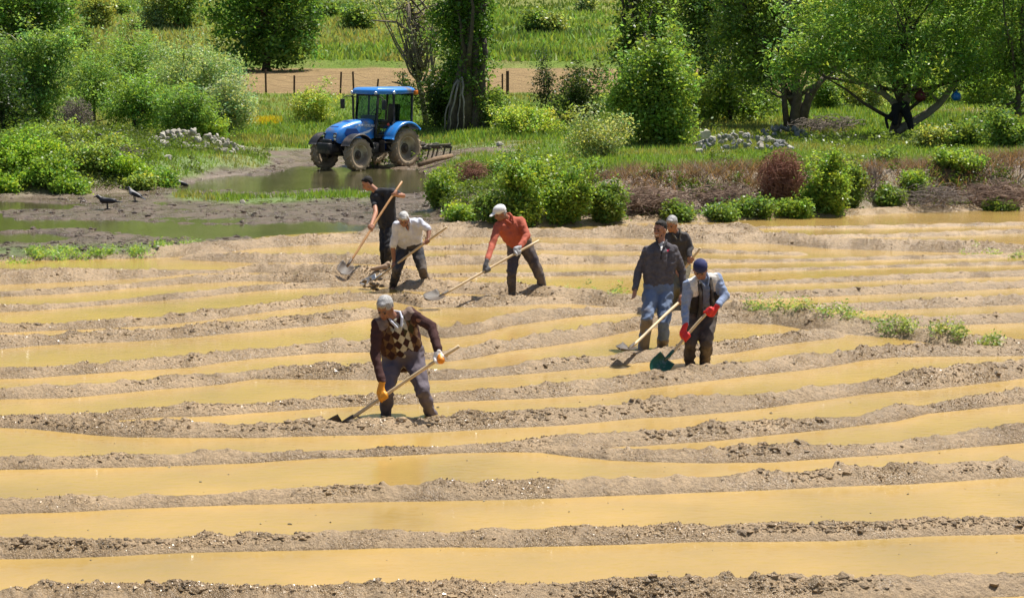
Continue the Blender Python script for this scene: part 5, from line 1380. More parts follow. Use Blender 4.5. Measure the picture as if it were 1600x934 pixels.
for sy in (-1, 1):
    fender(.72, .44, 20, 165 - 30, 0.02, sy * .70, .62, M_BLUE, 'rear_fender', .05)
    fender(.57, .34, 25, 165, 2.02, sy * .70, RF, M_BLACK, 'front_fender', .02)
    m = MB(); m.prism([(.50, .50), (.62, .60), (.66, .98), (.30, 1.40), (-.30, 1.42), (-.45, 1.2), (-.3, 1.30), (.1, 1.30), (.40, 1.05), (.52, .8)], sy * .47 - .012, sy * .47 + .012); part('fender_panel', m, M_BLUED)
# cab
m = MB(); m.box((.30, 0, .95), (1.35, .86, .10)); m.box((.92, 0, 1.2), (.06, .80, .5)); part('cab_floor', m, M_BLACK, bevel=.01)
cabp = {'A': ((.98, .98), (.84, 2.24)), 'B': ((.30, .95), (.26, 2.24)), 'C': ((-.48, 1.28), (-.56, 2.24))}
def pillar(x0, z0, x1, z1, y0, y1, r=.035):
    mb = MB(); mb.box((0, 0, 0), (.001, .001, .001)); mb = MB()
    a, b = Vector((x0, y0, z0)), Vector((x1, y1, z1)); dr = b - a
    q = dr.to_track_quat('Z', 'Y').to_matrix(); mb.box((a + b) / 2, (r * 2, r * 1.7, dr.length), q); return mb
for sy in (-1, 1):
    for k_, (a, b) in cabp.items():
        part('cab_pillar', pillar(a[0], a[1], b[0], b[1], sy * (.56 if k_ != 'A' else .42), sy * (.52 if k_ != 'A' else .44), .034), M_BLACK, bevel=.008)
    m = MB(); m.add([(.975, sy * .435, 1.0), (.31, sy * .565, .98), (.27, sy * .525, 2.2), (.845, sy * .45, 2.2)], [(0, 1, 2, 3)]); part('door_glass', m, M_GLASS)
    m = MB(); m.add([(.27, sy * .565, 1.38), (-.46, sy * .565, 1.42), (-.53, sy * .525, 2.2), (.25, sy * .525, 2.2)], [(0, 1, 2, 3)]); part('side_glass', m, M_GLASS)
    m = MB(); m.tube([(.95, sy * .47, 1.0), (.62, sy * .55, .98), (.36, sy * .575, 1.0), (.34, sy * .57, 1.5)], .018, 6); part('door_frame', m, M_BLACK)
    m = MB(); m.box((.38, sy * .585, 1.32), (.05, .03, .1)); part('door_handle', m, M_BLACK)
m = MB(); m.add([(.99, -.41, 1.48), (.99, .41, 1.48), (.86, .43, 2.2), (.86, -.43, 2.2)], [(0, 1, 2, 3)]); part('windscreen', m, M_GLASS)
m = MB(); m.add([(-.5, -.53, 1.4), (-.5, .53, 1.4), (-.57, .5, 2.2), (-.57, -.5, 2.2)], [(0, 1, 2, 3)]); part('rear_glass', m, M_GLASS)
for bc_, bs_2 in (((-.47, 0, 1.28), (.07, 1.1, .22)), ((-.56, 0, 2.2), (.06, 1.06, .07)), ((.85, 0, 2.2), (.06, .9, .07)), ((0, 0, 1.2), (.9, .9, .06))):
    m = MB(); m.box(bc_, bs_2); part('cab_frame', m, M_BLACK, bevel=.008)
def rs(z, g_): return [(1.0 + g_, -.50, z), (1.06 + g_, -.3, z), (1.06 + g_, .3, z), (1.0 + g_, .50, z), (.35, .66 + g_, z), (-.6, .60 + g_, z), (-.72 - g_, .48, z), (-.72 - g_, -.48, z), (-.6, -.60 - g_, z), (.35, -.66 - g_, z)]
mb = MB(); R3 = [rs(2.22, -.03), rs(2.26, .0), rs(2.34, .0), rs(2.40, -.08), rs(2.425, -.22)]
vs = [p for r_ in R3 for p in r_]; fs = [tuple(range(9, -1, -1)), tuple(range(40, 50))]
for i in range(4):
    for k_ in range(10): a = i * 10 + k_; b = i * 10 + (k_ + 1) % 10; fs.append((a, b, b + 10, a + 10))
mb.add(vs, fs); roof = part('roof', mb, M_BLUE, bevel=.012)
for x_, y_ in ((1.0, .50), (1.0, -.50), (.40, .68)):
    m = MB(); m.sph((x_ + .02, y_, 2.265), (.055, .055, .055), 12, 8); part('roof_lamp', m, M_CHROME, smooth=True)
for sy in (-1, 1):
    m = MB(); m.box((-.58, sy * .66, 2.25), (.12, .09, .13)); part('indicator', m, M_AMBER, bevel=.012)
    m = MB(); m.tube([(.86, sy * .47, 2.12), (1.02, sy * .72, 2.16), (1.06, sy * .86, 2.10)], .014, 6); mr = part('mirror_arm', m, M_BLACK)
    m = MB(); m.box((1.06, sy * .88, 1.92), (.05, .17, .30)); m.build('mirror', M_BLACK, mr, bevel=.02)
# seat, wheel, console
m = MB(); m.box((-.05, 0, 1.32), (.45, .46, .12)); m.box((-.28, 0, 1.62), (.12, .44, .55), Matrix.Rotation(-.12, 3, 'Y')); part('driver_seat', m, M_BLACK, bevel=.03)
m = MB()
for k_ in range(20):
    a, b = 2 * pi * k_ / 20, 2 * pi * (k_ + 1) / 20
    m.tube([(.50 - .11 * sin(a), .19 * cos(a), 1.62 + .15 * sin(a)), (.50 - .11 * sin(b), .19 * cos(b), 1.62 + .15 * sin(b))], .014, 5, cap=False)
m.tube([(.50, 0, 1.62), (.70, 0, 1.35)], .025, 6); m.tube([(.50, -.19, 1.62), (.50, .19, 1.62)], .012, 5); part('steering_wheel', m, M_BLACK)
m = MB(); m.box((.80, 0, 1.38), (.26, .5, .42)); part('dashboard', m, simple('grey_green_dash', (.25, .33, .28), .7), bevel=.04)
m = MB(); m.tube([(1.25, .40, 1.0), (1.25, .44, 1.9), (1.24, .44, 2.35)], .0 + .03, 8) if False else None
m = MB(); m.tube([(1.02, -.45, 1.3), (1.02, -.47, 2.1), (1.06, -.47, 2.18)], .035, 8); part('exhaust_pipe', m, M_STEEL)
for sy in (-1, 1):
    m = MB()
    m.box((.72, sy * .62, .50), (.34, .26, .03)); m.box((.72, sy * .62, .78), (.32, .24, .03)); m.box((.88, sy * .60, .66), (.02, .22, .36)); m.box((.56, sy * .60, .66), (.02, .22, .36)); part('step', m, M_STEEL)
m = MB(); m.box((1.18, .44, .62), (.52, .24, .34)); part('fuel_tank', m, M_BLACK, bevel=.05)
m = MB(); m.sph((.50, .5, 1.30), .05); part('warning_lamp', m, simple('red_white_lamp', (.7, .08, .04), .4))
# cultivator
cul = empty('cultivator', Tloc + Matrix.Rotation(TH, 3, 'Z') @ Vector((-1.35, 0, 0)), TH); tag(cul, 'dark spring tine cultivator standing behind the tractor', 'cultivator')
M_CULT = simple('dark_green_iron', (0.05, 0.055, 0.04), 0.7, var=0.3, scale=9, bs=0.3, dirt=(.2, .15, .1), dirt_amt=.5)
m = MB()
for x_ in (0.35, -.15, -.62): m.box((x_, 0, .52), (.08, 1.75, .08))
for y_ in (-.8, -.3, .3, .8): m.box((-.13, y_, .60), (1.05, .06, .07))
m.box((.45, 0, .72), (.05, .5, .4)); m.tube([(.45, 0, .92), (.95, 0, .85)], .03, 6)
for y_ in (-.3, .3): m.tube([(.42, y_, .5), (.9, y_ * .8, .42)], .028, 6)
m.build('frame', M_CULT, cul, bevel=.008)
for i, (x_, y_) in enumerate([(.35, -.55), (.35, .05), (.35, .6), (-.15, -.75), (-.15, -.2), (-.15, .35), (-.15, .8), (-.62, -.5), (-.62, .1), (-.62, .65)]):
    m = MB(); m.tube([(x_, y_, .55), (x_ - .14, y_, .62), (x_ - .24, y_, .50), (x_ - .16, y_, .28), (x_ - .05, y_, .05)], [.028] * 5, 5)
    m.box((x_ - .03, y_, .05), (.05, .12, .14), Matrix.Rotation(.5, 3, 'Y')); m.build('tine', M_CULT, cul)
g1, g2 = ground(655, 53.8), ground(706, 55.2)
m = MB(); m.tube([Vector(g1) + Vector((0, 0, .14)), (Vector(g1) + Vector(g2)) / 2 + Vector((0, 0, .15)), Vector(g2) + Vector((0, 0, .1))], [.075, .08, .07], 10)
o = m.build('log', simple('weathered_log', (.20, .13, .075), .9, var=.3, scale=5, bs=.7, bd=.03), smooth=True); tag(o, 'short brown log lying on the mud beside the cultivator tines', 'log')

# ------------------------------------------------------------------ things in the fruit tree
T0 = 61.2
M_JACKET = simple('black_cloth', (0.012, 0.012, 0.016), 0.85, var=0.3, scale=12, bs=0.4)
m = MB()
J = lambda px, py, dd=0: Vector(wx(px, py, T0 + dd))
cap(m, J(1399, 168), J(1414, 167), .15, .17); cap(m, J(1412, 166), J(1420, 186), .18, .15); cap(m, J(1420, 186), J(1424, 200), .12, .10); cap(m, J(1400, 172), J(1398, 192), .15, .10); cap(m, J(1396, 176), J(1384, 186, -.1), .09, .06); cap(m, J(1384, 186, -.1), J(1387, 200, -.1), .06, .05)
o = remesh('jacket', m, M_JACKET, None, .03, 2, disp=lambda c: .02 * fbm(c[:, 0] * 6, c[:, 1] * 6, c[:, 2] * 3)); tag(o, 'black jacket hung over the fork of the spreading fruit tree', 'jacket')
for lab, px, py, rpx, colr, ro in (('round dark red bag hanging in the shade of the fruit tree', 1438, 150, 9, (.09, .006, .009), .6), ('shiny round blue bag hanging at the end of the curved bough', 1494, 150.5, 7.6, (.01, .16, .55), .15)):
    c = J(px, py, -1.1 if 'red' in lab else -.9); s = sc(T0); r = rpx * s
    root = empty('hanging_bag', c); tag(root, lab, 'bag')
    m = MB(); m.sph((0, 0, -r * .06), (r, r * .92, r * .92), 20, 14); m.tube([(0, 0, r * .55), (0, 0, r * .85), (.01, 0, r * 1.02), (.02, 0, r * 1.3)], [r * .62, r * .32, r * .12, r * .3], 14)
    o = remesh('bag_body', m, simple('bag_cloth', colr, ro, var=.25, scale=5, bs=.5, bd=.03, coat=.5 if ro < .3 else 0), root, .015, 1, disp=lambda c: .022 * fbm(c[:, 0] * 14, c[:, 1] * 14, c[:, 2] * 4, oct=2))
    m = MB(); m.tube([(0, 0, r), (.02, .02, r * 2.2), (0, .1, r * 3.4)], .012, 5); m.build('string', M_DEAD, root)

# ------------------------------------------------------------------ people
M_HAIRB = simple('black_hair', (0.010, 0.008, 0.007), 0.85, var=0.3, scale=60, bs=0.5, bd=0.006)
M_HAIRG = simple('grey_hair', (0.34, 0.33, 0.32), 0.6, var=0.45, scale=60, bs=0.5, bd=0.006)
M_BROWG = simple('grey_brow', (0.16, 0.12, 0.10), 0.7, var=0.2, scale=60, bs=0)
M_EYE = simple('dark_eye', (0.03, 0.02, 0.018), 0.3, var=0, bs=0)
M_LIP = simple('lip', (0.24, 0.09, 0.065), 0.5, var=0.1, bs=0)
M_TEETH = simple('teeth', (0.75, 0.72, 0.66), 0.3, var=0, bs=0)
def cloth(name, col, dirt=None, da=0.3, rough=0.85, var=0.16):
    return simple(name, col, rough, var=var, scale=9, bs=0.35, bd=0.01, dirt=dirt, dirt_amt=da)
DEBUG = False
MUDC = (0.17, 0.13, 0.095)

def V3(p): return np.array(p, float)
def unit(v): return v / (np.linalg.norm(v) + 1e-9)
def reach(P, px, py, L, sign):
    """point seen at (px,py) at bone length L from P"""
    O = np.array([0, 0, CAM_H]); D = unit(ray(px, py))
    t0 = np.dot(P - O, D); c = O + D * t0
    e2 = L * L - np.sum((c - P) ** 2)
    return c + D * sign * math.sqrt(e2) if e2 > 0 else P + (c - P) * min(1.08, 1.0) 

def folds(seed, amp=0.010):
    amp = amp * 1.35
    def f(c):
        a = fbm(c[:, 0] * 12, c[:, 1] * 12, c[:, 2] * 8, oct=3, seed=seed)
        b = 1 - np.abs(fbm(c[:, 0] * 7 + c[:, 2] * 5, c[:, 1] * 7, c[:, 2] * 11 - c[:, 0] * 6, oct=2, seed=seed + 5)) * 3.2
        return amp * (0.7 * a + 0.6 * b - 0.2)
    return f

def grip_pts(m, G, A, W, side, r=0.0095, hr=0.018, palm=True):
    e = (r - .0095) * 1.8
    """palm, four curled fingers and a thumb round a handle through G with axis A, wrist at W"""
    A = unit(A); n = (W - G); n = unit(n - A * np.dot(n, A)); b = np.cross(A, n) * side
    rh = hr + r
    cap(m, G - A * .034, G + A * .034, hr + .007 + (r - .0095), hr + .007 + (r - .0095), 10)
    if palm:
        cap(m, W, G + n * (rh + .03), .026 + e, .030 + e)
        cap(m, G + n * (rh + .03), G + n * .012, .030 + e, .026 + e)
        for o_ in (-.028, -.009, .010, .028):
            cap(m, W * .35 + (G + n * .06) * .65 + A * o_ * .5, G + A * o_ + n * (rh + .006) + b * .004, .017 + e, .014 + e)
    for k_, (o_, ln) in enumerate(((-.031, .85), (-.010, 1.0), (.011, .97), (.032, .82))):
        pts = []
        for a in (10, 60, 110, 160, 205):
            aa = radians(a * ln)
            pts.append(G + A * o_ + (rh + .002) * (n * cos(aa) + b * sin(aa)))
        for p, q, r0, r1 in zip(pts[:-1], pts[1:], (1.1, 1.05, 1, .92), (1.05, 1, .92, .85)):
            cap(m, p, q, r * r0, r * r1, 8)
    pts = [G + n * (rh + .03) + A * .03]
    for a, o_ in ((-50, .045), (-100, .05), (-150, .046)):
        aa = radians(a); pts.append(G + A * o_ + (rh + .004) * (n * cos(aa) + b * sin(aa)))
    for p, q in zip(pts[:-1], pts[1:]): cap(m, p, q, r * 1.25, r * 1.1, 8)
def open_hand(m, W, dirv, side_v, r=0.0092):
    d = unit(dirv); s_ = unit(side_v - d * np.dot(side_v, d)); f = np.cross(d, s_)
    for o_ in (-.028, -.009, .010, .028):
        cap(m, W + s_ * o_ * .5, W + d * .085 + s_ * o_, .018, .0135)
    for o_, L in ((-.03, .062), (-.010, .075), (.011, .072), (.031, .055)):
        p = W + d * .088 + s_ * o_
        q = p + (d * .8 + f * .35) * L * .5; e = q + (d * .45 + f * .8) * L * .45
        cap(m, p, q, r, r * .95, 8); cap(m, q, e, r * .95, r * .8, 8)
    p = W + d * .03 + s_ * .035; q = p + (d * .6 + s_ * .6 + f * .3) * .04; cap(m, p, q, .012, .011, 8); cap(m, q, q + (d * .9 + f * .3) * .03, .011, .009, 8)

def head_parts(body, root, C, f, u, hair, k=1.0, beard=None, smile=False, brows=True, skin=None):
    """C = middle of the skull, f = facing direction, u = up; adds to the body mesh and hangs hair and features on root"""
    f = unit(f); u = unit(u - f * np.dot(u, f)); s_ = np.cross(u, f)
    R = Matrix((tuple(s_), tuple(f), tuple(u))).transposed()
    P = lambda x, y, z: C + (s_ * x + f * y + u * z) * k
    S = lambda *a: tuple(q * k for q in a)
    body.sph(P(0, -.012, .02), S(.074, .092, .090), 18, 12, R)          # skull
    body.sph(P(0, .020, -.045), S(.058, .064, .072), 16, 10, R)       # face
    body.sph(P(0, .052, -.088), S(.030, .026, .022), 12, 8, R)        # chin
    for x in (-1, 1):
        body.sph(P(x * .038, .048, -.028), S(.022, .020, .018), 10, 7, R)  # cheek
        body.sph(P(x * .077, -.008, -.018), S(.012, .020, .032), 10, 7, R)  # ear
        body.sph(P(x * .028, .066, .022), S(.026, .014, .010), 10, 6, R)  # brow
        body.sph(P(x * .048, -.0, -.066), S(.024, .04, .028), 10, 7, R)  # jaw
    cap(body, P(0, .076, .006), P(0, .098, -.028), .010 * k, .0145 * k, 8)  # nose
    body.sph(P(0, .088, -.034), S(.019, .014, .010), 10, 6, R)
    cap(body, P(-.018, .072, -.062), P(.018, .072, -.062), .011 * k, .011 * k, 8)
    feats = []
    for x in (-1, 1):
        m = MB(); m.sph(P(x * .028, .0735, -.002), S(.013, .009, .0075), 10, 6, R); feats.append(('eye', m, M_EYE))
        if brows:
            m = MB(); cap(m, P(x * .014, .082, .020), P(x * .045, .070, .022), .0055 * k, .004 * k, 6); feats.append(('eyebrow', m, hair[2]))
    m = MB(); cap(m, P(-.021, .077, -.063), P(.021, .077, -.063), .0065 * k, .0065 * k, 8)
    if smile: m = MB(); [cap(m, P(a, .080 - abs(a) * .3, -.062 + abs(a) * .25), P(a + .012, .080 - abs(a + .012) * .3, -.062 + abs(a + .012) * .25), .006 * k, .006 * k, 8) for a in (-.024, -.012, 0, .012)]
    feats.append(('mouth', m, M_TEETH if smile else M_LIP))
    for n_, m, mt in feats: m.build(n_, mt, root, smooth=True)
    kind, mt = hair[:2]
    def clip_hair(m, vox=.009, dis=.006, seed=3):
        remesh('hair', m, mt, root, vox, 1, disp=lambda c: dis * fbm(c[:, 0] * 45, c[:, 1] * 45, c[:, 2] * 45, oct=2, seed=seed))
    m = MB()
    if kind == 'short':
        m.sph(P(0, -.024, .034), S(.082, .096, .089), 18, 12, R); m.sph(P(0, -.05, -.01), S(.076, .062, .062), 14, 10, R)
        m.sph(P(0, .030, .080), S(.052, .048, .026), 12, 8, R)
    elif kind == 'thick':
        m.sph(P(0, -.026, .044), S(.0765, .088, .079), 18, 12, R); m.sph(P(0, -.035, .005), S(.080, .070, .062), 14, 10, R); m.sph(P(0, .028, .090), S(.046, .042, .024), 12, 8, R)
    elif kind == 'fringe':   # hair round the sides under headgear
        m.sph(P(0, -.035, -.01), S(.081, .075, .055), 16, 10, R)
    clip_hair(m)
    if beard:
        m = MB(); m.sph(P(0, .018, -.066), S(.0615, .050, .050), 14, 10, R); m.sph(P(0, .052, -.093), S(.031, .026, .021), 12, 8, R)
        remesh('beard', m, beard, root, .009, 1, disp=lambda c: .003 * fbm(c[:, 0] * 60, c[:, 1] * 60, c[:, 2] * 60, oct=2) + .002)
    return P, R, S

def person(label, d0, J, face, up, skin, hair, shirt, pants, sleeve, gloves=None, shovel=None, k=1.0, boots=None, girth=1.0,
           beard=None, smile=False, hands=('grip', 'grip'), signs=(-1, -1), lsign=(-1, -1), paint=None, head_r=1.0, seed=1, shirt_long=0.10, pants_r=1.0, headlen=.205):
    """J: joints in photo px. hip (px,py); neck; head; sh,el,wr,hp,kn,ft pairs (image-left first)"""
    root_p = ground(J['hip'][0], d0 + J.get('rootd', 0))
    root = empty('person', root_p); tag(root, label, 'person')
    R0 = V3(root_p)
    hip = at_d(*J['hip'], d0)
    neck = reach(hip, *J['neck'], .50 * k, J.get('tsign', -1))
    shw = J.get('shd', ((0, 0)))
    sh = [at_d(*J['sh'][i], neck[1] + shw[i]) for i in (0, 1)]
    el, wr, kn, ft, hp = [], [], [], [], []
    for i in (0, 1):
        if hands[i] == 'grip' and shovel is not None:
            gy = (shovel[0] + (shovel[1] - shovel[0]) * J['grip'][i])[1]
            w = at_d(*J['wr'][i], gy + .035)
            e = at_d(*J['el'][i], .5 * (w[1] + sh[i][1]) + J.get('eld', (.04, .04))[i])
        else:
            e = reach(sh[i], *J['el'][i], .295 * k, signs[i][0]); w = reach(e, *J['wr'][i], .265 * k, signs[i][1])
        if DEBUG: print('ARM', label[:24], i, round(float(np.linalg.norm(e - sh[i])), 2), round(float(np.linalg.norm(w - e)), 2))
        el.append(e); wr.append(w)
        h = at_d(*J['hp'][i], d0 + J.get('hpd', (0, 0))[i]); hp.append(h)
        q = reach(h, *J['kn'][i], .43 * k, lsign[i]); kn.append(q)
        # the shin may run on below the visible end, into the mud
        a = reach(q, *J['ft'][i], .40 * k, -lsign[i] * J.get('fsg', 1))
        dr = unit(at_d(*J['ft'][i], q[1] + (a[1] - q[1])) - q); ft.append(q + dr * .42 * k)
    head = reach(neck, *J['head'], .17 * k * J.get('hl', 1.0), J.get('hsign', -1))
    U = unit(neck - hip); X = unit(sh[1] - sh[0]); X = unit(X - U * np.dot(X, U)); F_ = np.cross(X, U)   # chest front
    L = lambda p: Vector(np.asarray(p) - R0)
    lc = lambda p: np.asarray(p) - R0
    g = girth
    # ---- torso skeleton points
    shc = [s_ - U * .02 for s_ in sh]
    def torso(m, e, gg=g * .93, low=0.0):
        for i in (0, 1):
            sx = -1 if i == 0 else 1
            top = shc[i] * .80 + neck * .20 - U * .05; bot = hp[i] * .8 + hip * .2 + U * .05
            mid_ = (top + bot) / 2 + X * sx * .004
            cap(m, lc(top), lc(mid_ + F_ * .005), .092 * gg + e, .098 * gg + e, 14)
            cap(m, lc(mid_ + F_ * .01), lc(bot - U * low), .098 * gg + e, .102 * gg + e, 14)
            cap(m, lc(neck - U * .015), lc(sh[i] - U * .02), .056 + e, .058 + e)
        cap(m, lc(neck - U * .12 + F_ * .02), lc(hip + U * .12 + F_ * .02), .105 * gg + e, .108 * gg + e, 14)
        cap(m, lc(hp[0] * .8 + hip * .2 + U * (.05 - low)), lc(hp[1] * .8 + hip * .2 + U * (.05 - low)), .102 * gg + e, .102 * gg + e, 14)
        m.sph(lc(neck - U * .10), (.12 + e, .09 + e, .07 + e), 14, 10)
    # ---- body
    b = MB()
    torso(b, -.012)
    cap(b, lc(neck - U * .03), lc(head * .75 + neck * .25), .058 * k, .052 * k, 12)
    for i in (0, 1):
        cap(b, lc(sh[i]), lc(el[i]), .050 * k, .040 * k); cap(b, lc(el[i]), lc(wr[i]), .041 * k, .027 * k)
        cap(b, lc(hp[i]), lc(kn[i]), .082 * k, .052 * k); cap(b, lc(kn[i]), lc(ft[i]), .052 * k, .036 * k)
        toe = ft[i] + unit(V3(face) * V3((1, 1, 0))) * .17 - V3((0, 0, .03)); cap(b, lc(ft[i] - V3((0, 0, .02))), lc(toe), .042, .032)
    hx = V3(head) - R0
    face = unit(V3(face)); up = unit(V3(up))
    P, RH, S = head_parts(b, root, hx, face, up, hair, k=head_r, beard=beard, smile=smile)
    ax = None
    if shovel is not None:
        ax = shovel
    hs_, glo = [], []
    for i in (0, 1):
        sd = -1 if i == 0 else 1
        if hands[i] == 'grip' and ax is not None:
            p, q = ax; a_ = unit(q - p)
            G = J['grip'][i]; Gw = p + (q - p) * G
            hs_.append((lambda m, r=.0095, pl_=True, Gw=Gw, a_=a_, i=i, sd=sd: grip_pts(m, lc(Gw), a_, lc(wr[i]), sd, r=r, palm=pl_)))
        elif hands[i] == 'open':
            dv = unit(wr[i] - el[i]) * .8 + V3((0, 0, -.3))
            hs_.append((lambda m, r=.0092, pl_=True, i=i, dv=dv: open_hand(m, lc(wr[i]), dv, V3((0.5, -1, 0)), r=r)))
        else: hs_.append(None)
        if hs_[-1]: hs_[-1](b)
    body = remesh('body', b, skin, root, .0085, 2, deci=.5)
    # ---- trousers
    m = MB()
    cap(m, lc(hp[0] + U * .07), lc(hp[1] + U * .07), .118 * g, .118 * g, 14); cap(m, lc(hip + U * .13), lc(hip + U * .02), .125 * g, .12 * g, 14)
    for i in (0, 1):
        r_ = pants_r
        cap(m, lc(hp[i] + U * .02), lc(kn[i]), .112 * g ** .5, .078 * r_, 14); cap(m, lc(kn[i]), lc(kn[i] * .35 + ft[i] * .65), .078 * r_, .066 * r_, 14)
        cap(m, lc(kn[i] * .35 + ft[i] * .65), lc(ft[i]), .066 * r_, .062 * r_, 12)
    tr_ = remesh('trousers', m, pants, root, .012, 3, deci=.6, disp=folds(seed, .014))
    if boots is not None:
        for i in (0, 1):
            if boots[i] is None: continue
            m = MB(); t0 = boots[i][1]
            cap(m, lc(kn[i] * (1 - t0) + ft[i] * t0), lc(ft[i]), .078 * pants_r, .070 * pants_r, 14)
            toe = ft[i] + unit(face * V3((1, 1, 0))) * .18 - V3((0, 0, .03)); cap(m, lc(ft[i] - V3((0, 0, .01))), lc(toe), .06, .05)
            remesh('boot', m, boots[i][0], root, .014, 2, deci=.6, disp=folds(seed + 3, .008))
    # ---- shirt
    m = MB(); torso(m, .014, low=shirt_long)
    for i in (0, 1):
        cap(m, lc(sh[i]), lc(el[i]), .065, .053, 12) if sleeve > .5 else cap(m, lc(sh[i]), lc(sh[i] * (1 - sleeve * 2) + el[i] * sleeve * 2), .064, .062, 12)
        if sleeve > .5:
            t_ = (sleeve - .5) * 2; e2 = el[i] * (1 - t_) + wr[i] * t_
            cap(m, lc(el[i]), lc(e2), .053, .042, 12)
            if t_ > .85: cap(m, lc(e2 * .93 + el[i] * .07), lc(e2), .046, .043, 12)
    sh_o = remesh('shirt', m, shirt, root, .007 if paint else .012, 3 if paint else 2, deci=None if paint else .6, disp=folds(seed + 1, .009))
    if paint:
        me = sh_o.data; n_ = len(me.vertices); co = np.empty(n_ * 3); me.vertices.foreach_get('co', co); co = co.reshape(-1, 3)
        o_ = lc(neck); rel = co - o_
        no = np.empty(n_ * 3); me.vertices.foreach_get('normal', no); no = no.reshape(-1, 3)
        def sd_(p, a, b):
            a, b = lc(a), lc(b); ab = b - a; t = np.clip(((p - a) @ ab) / (ab @ ab), 0, 1)
            return np.linalg.norm(p - a - t[:, None] * ab, axis=1)
        arm = np.zeros(n_, bool)
        for i in (0, 1): arm |= (sd_(co, el[i], wr[i]) < .075) | (sd_(co, sh[i] * .6 + el[i] * .4, el[i]) < .08)
        T = paint(rel @ X, rel @ U, rel @ F_, no @ F_, co, arm)
        at = me.color_attributes.new('tint', 'FLOAT_COLOR', 'POINT'); c_ = np.ones((n_, 4), np.float32); c_[:, :3] = T; at.data.foreach_set('color', c_.ravel())
    # gloves
    if gloves:
        for i in (0, 1):
            if gloves[i] is None or hs_[i] is None: continue
            m = MB(); hs_[i](m, r=.0135); cap(m, lc(wr[i] * .8 + el[i] * .2), lc(wr[i]), .036, .036)
            remesh('glove', m, gloves[i], root, .007, 2, deci=.5)
    return dict(root=root, hip=hip, neck=neck, sh=sh, el=el, wr=wr, head=head, U=U, X=X, F=F_, L=L, lc=lc, P=P, RH=RH, S=S, kn=kn, ft=ft, hp=hp)

def collar(D, mat, name='collar', w=.075, drop=.10, r=.016):
    U, X, F_, neck, lc = D['U'], D['X'], D['F'], D['neck'], D['lc']
    m = MB(); n0 = neck + U * .0
    for s_ in (-1, 1):
        pts = [n0 - F_ * .06 + U * .055, n0 + X * s_ * .066 - F_ * .005 + U * .05, n0 + X * s_ * .058 + F_ * .07 + U * .022, n0 + X * s_ * .022 + F_ * .118 - U * drop * .42]
        for p, q in zip(pts[:-1], pts[1:]): cap(m, lc(p), lc(q), r, r * .85, 8)
    return remesh(name, m, mat, D['root'], .008, 1)

def shovel(label, p_top, p_sock, blade_c, wpx, hpx, wood, steel, d_top, d_bot, facing=(0, -1, 0.25), tip=None, blade_col=None, blade_len=.27, blade_w=.22):
    """round-pointed shovel: handle from p_top to p_sock (photo px), blade continuing"""
    a = at_d(*p_top, d_top); b = at_d(*p_sock, d_bot)
    ax = unit(b - a)
    f = V3(facing); f = unit(f - ax * np.dot(f, ax)); s_ = np.cross(ax, f)
    root = empty('shovel', b); tag(root, label, 'shovel')
    L = lambda p: Vector(np.asarray(p) - b)
    m = MB(); n_ = 9
    rg = np.random.default_rng(int(p_top[0]))
    pts = [L(a + (b - a) * t + s_ * .006 * sin(t * 5)) for t in np.linspace(0, 1.04, n_)]
    m.tube([pts[0] - Vector(ax) * .006] + pts, [.012] + [.0185] * n_, 10)
    m.build('handle', wood, root, smooth=True)
    m = MB(); m.tube([L(b - ax * .10), L(b), L(b + ax * .07 + f * -.006)], [.022, .024, .02], 10); m.build('socket', steel, root, smooth=True)
    # blade
    bd = unit(ax * .97 + f * .22); fn = unit(f - bd * np.dot(f, bd)); o0 = b + ax * .03
    nu, nv = 11, 12; vs = []
    for th in (0, 1):
        for j in range(nv):
            t = j / (nv - 1)
            w = blade_w / 2 * (1.0 if t < .55 else math.sqrt(max(0.0, 1 - ((t - .55) / .45) ** 2)) * .97 + .03) * (0.93 + .1 * sin(t * 3))
            for i_ in range(nu):
                s2 = -1 + 2 * i_ / (nu - 1)
                cv = .040 * (s2 * s2) * (1 - .35 * t) + (.018 * (1 - t) ** 6 if abs(s2) > .2 else 0)
                vs.append(L(o0 + bd * t * blade_len + s_ * s2 * w + fn * (cv + .03 * t * t - th * .004)))
    fs = []
    for j in range(nv - 1):
        for i_ in range(nu - 1):
            q = j * nu + i_; fs.append((q, q + 1, q + nu + 1, q + nu)); q += nu * nv; fs.append((q, q + nu, q + nu + 1, q + 1))
    ring = [i_ for i_ in range(nu)] + [j * nu + nu - 1 for j in range(1, nv)] + [(nv - 1) * nu + i_ for i_ in range(nu - 2, -1, -1)] + [j * nu for j in range(nv - 2, 0, -1)]
    for i_ in range(len(ring)): p, q = ring[i_], ring[(i_ + 1) % len(ring)]; fs.append((q, p, p + nu * nv, q + nu * nv))
    m = MB(); m.add(vs, fs); m.build('blade', blade_col or steel, root, smooth=True)
    return (a, b)

WHITE = cloth('white_cotton', (0.58, 0.60, 0.68), None)
DARKP = cloth('dark_trousers', (0.035, 0.036, 0.045), MUDC, .45)
BLACKP = cloth('black_trousers', (0.014, 0.014, 0.017), MUDC, .2)
GREYP = cloth('grey_violet_trousers', (0.115, 0.095, 0.115), MUDC, .15)
M_PAINT = tint_mat('knitwear', .9, .35, 90, .15)
M_RUBBER = simple('muddy_rubber', (0.05, 0.045, 0.04), .45, var=.3, scale=9, bs=.3, dirt=(.20, .15, .10), dirt_amt=.9)

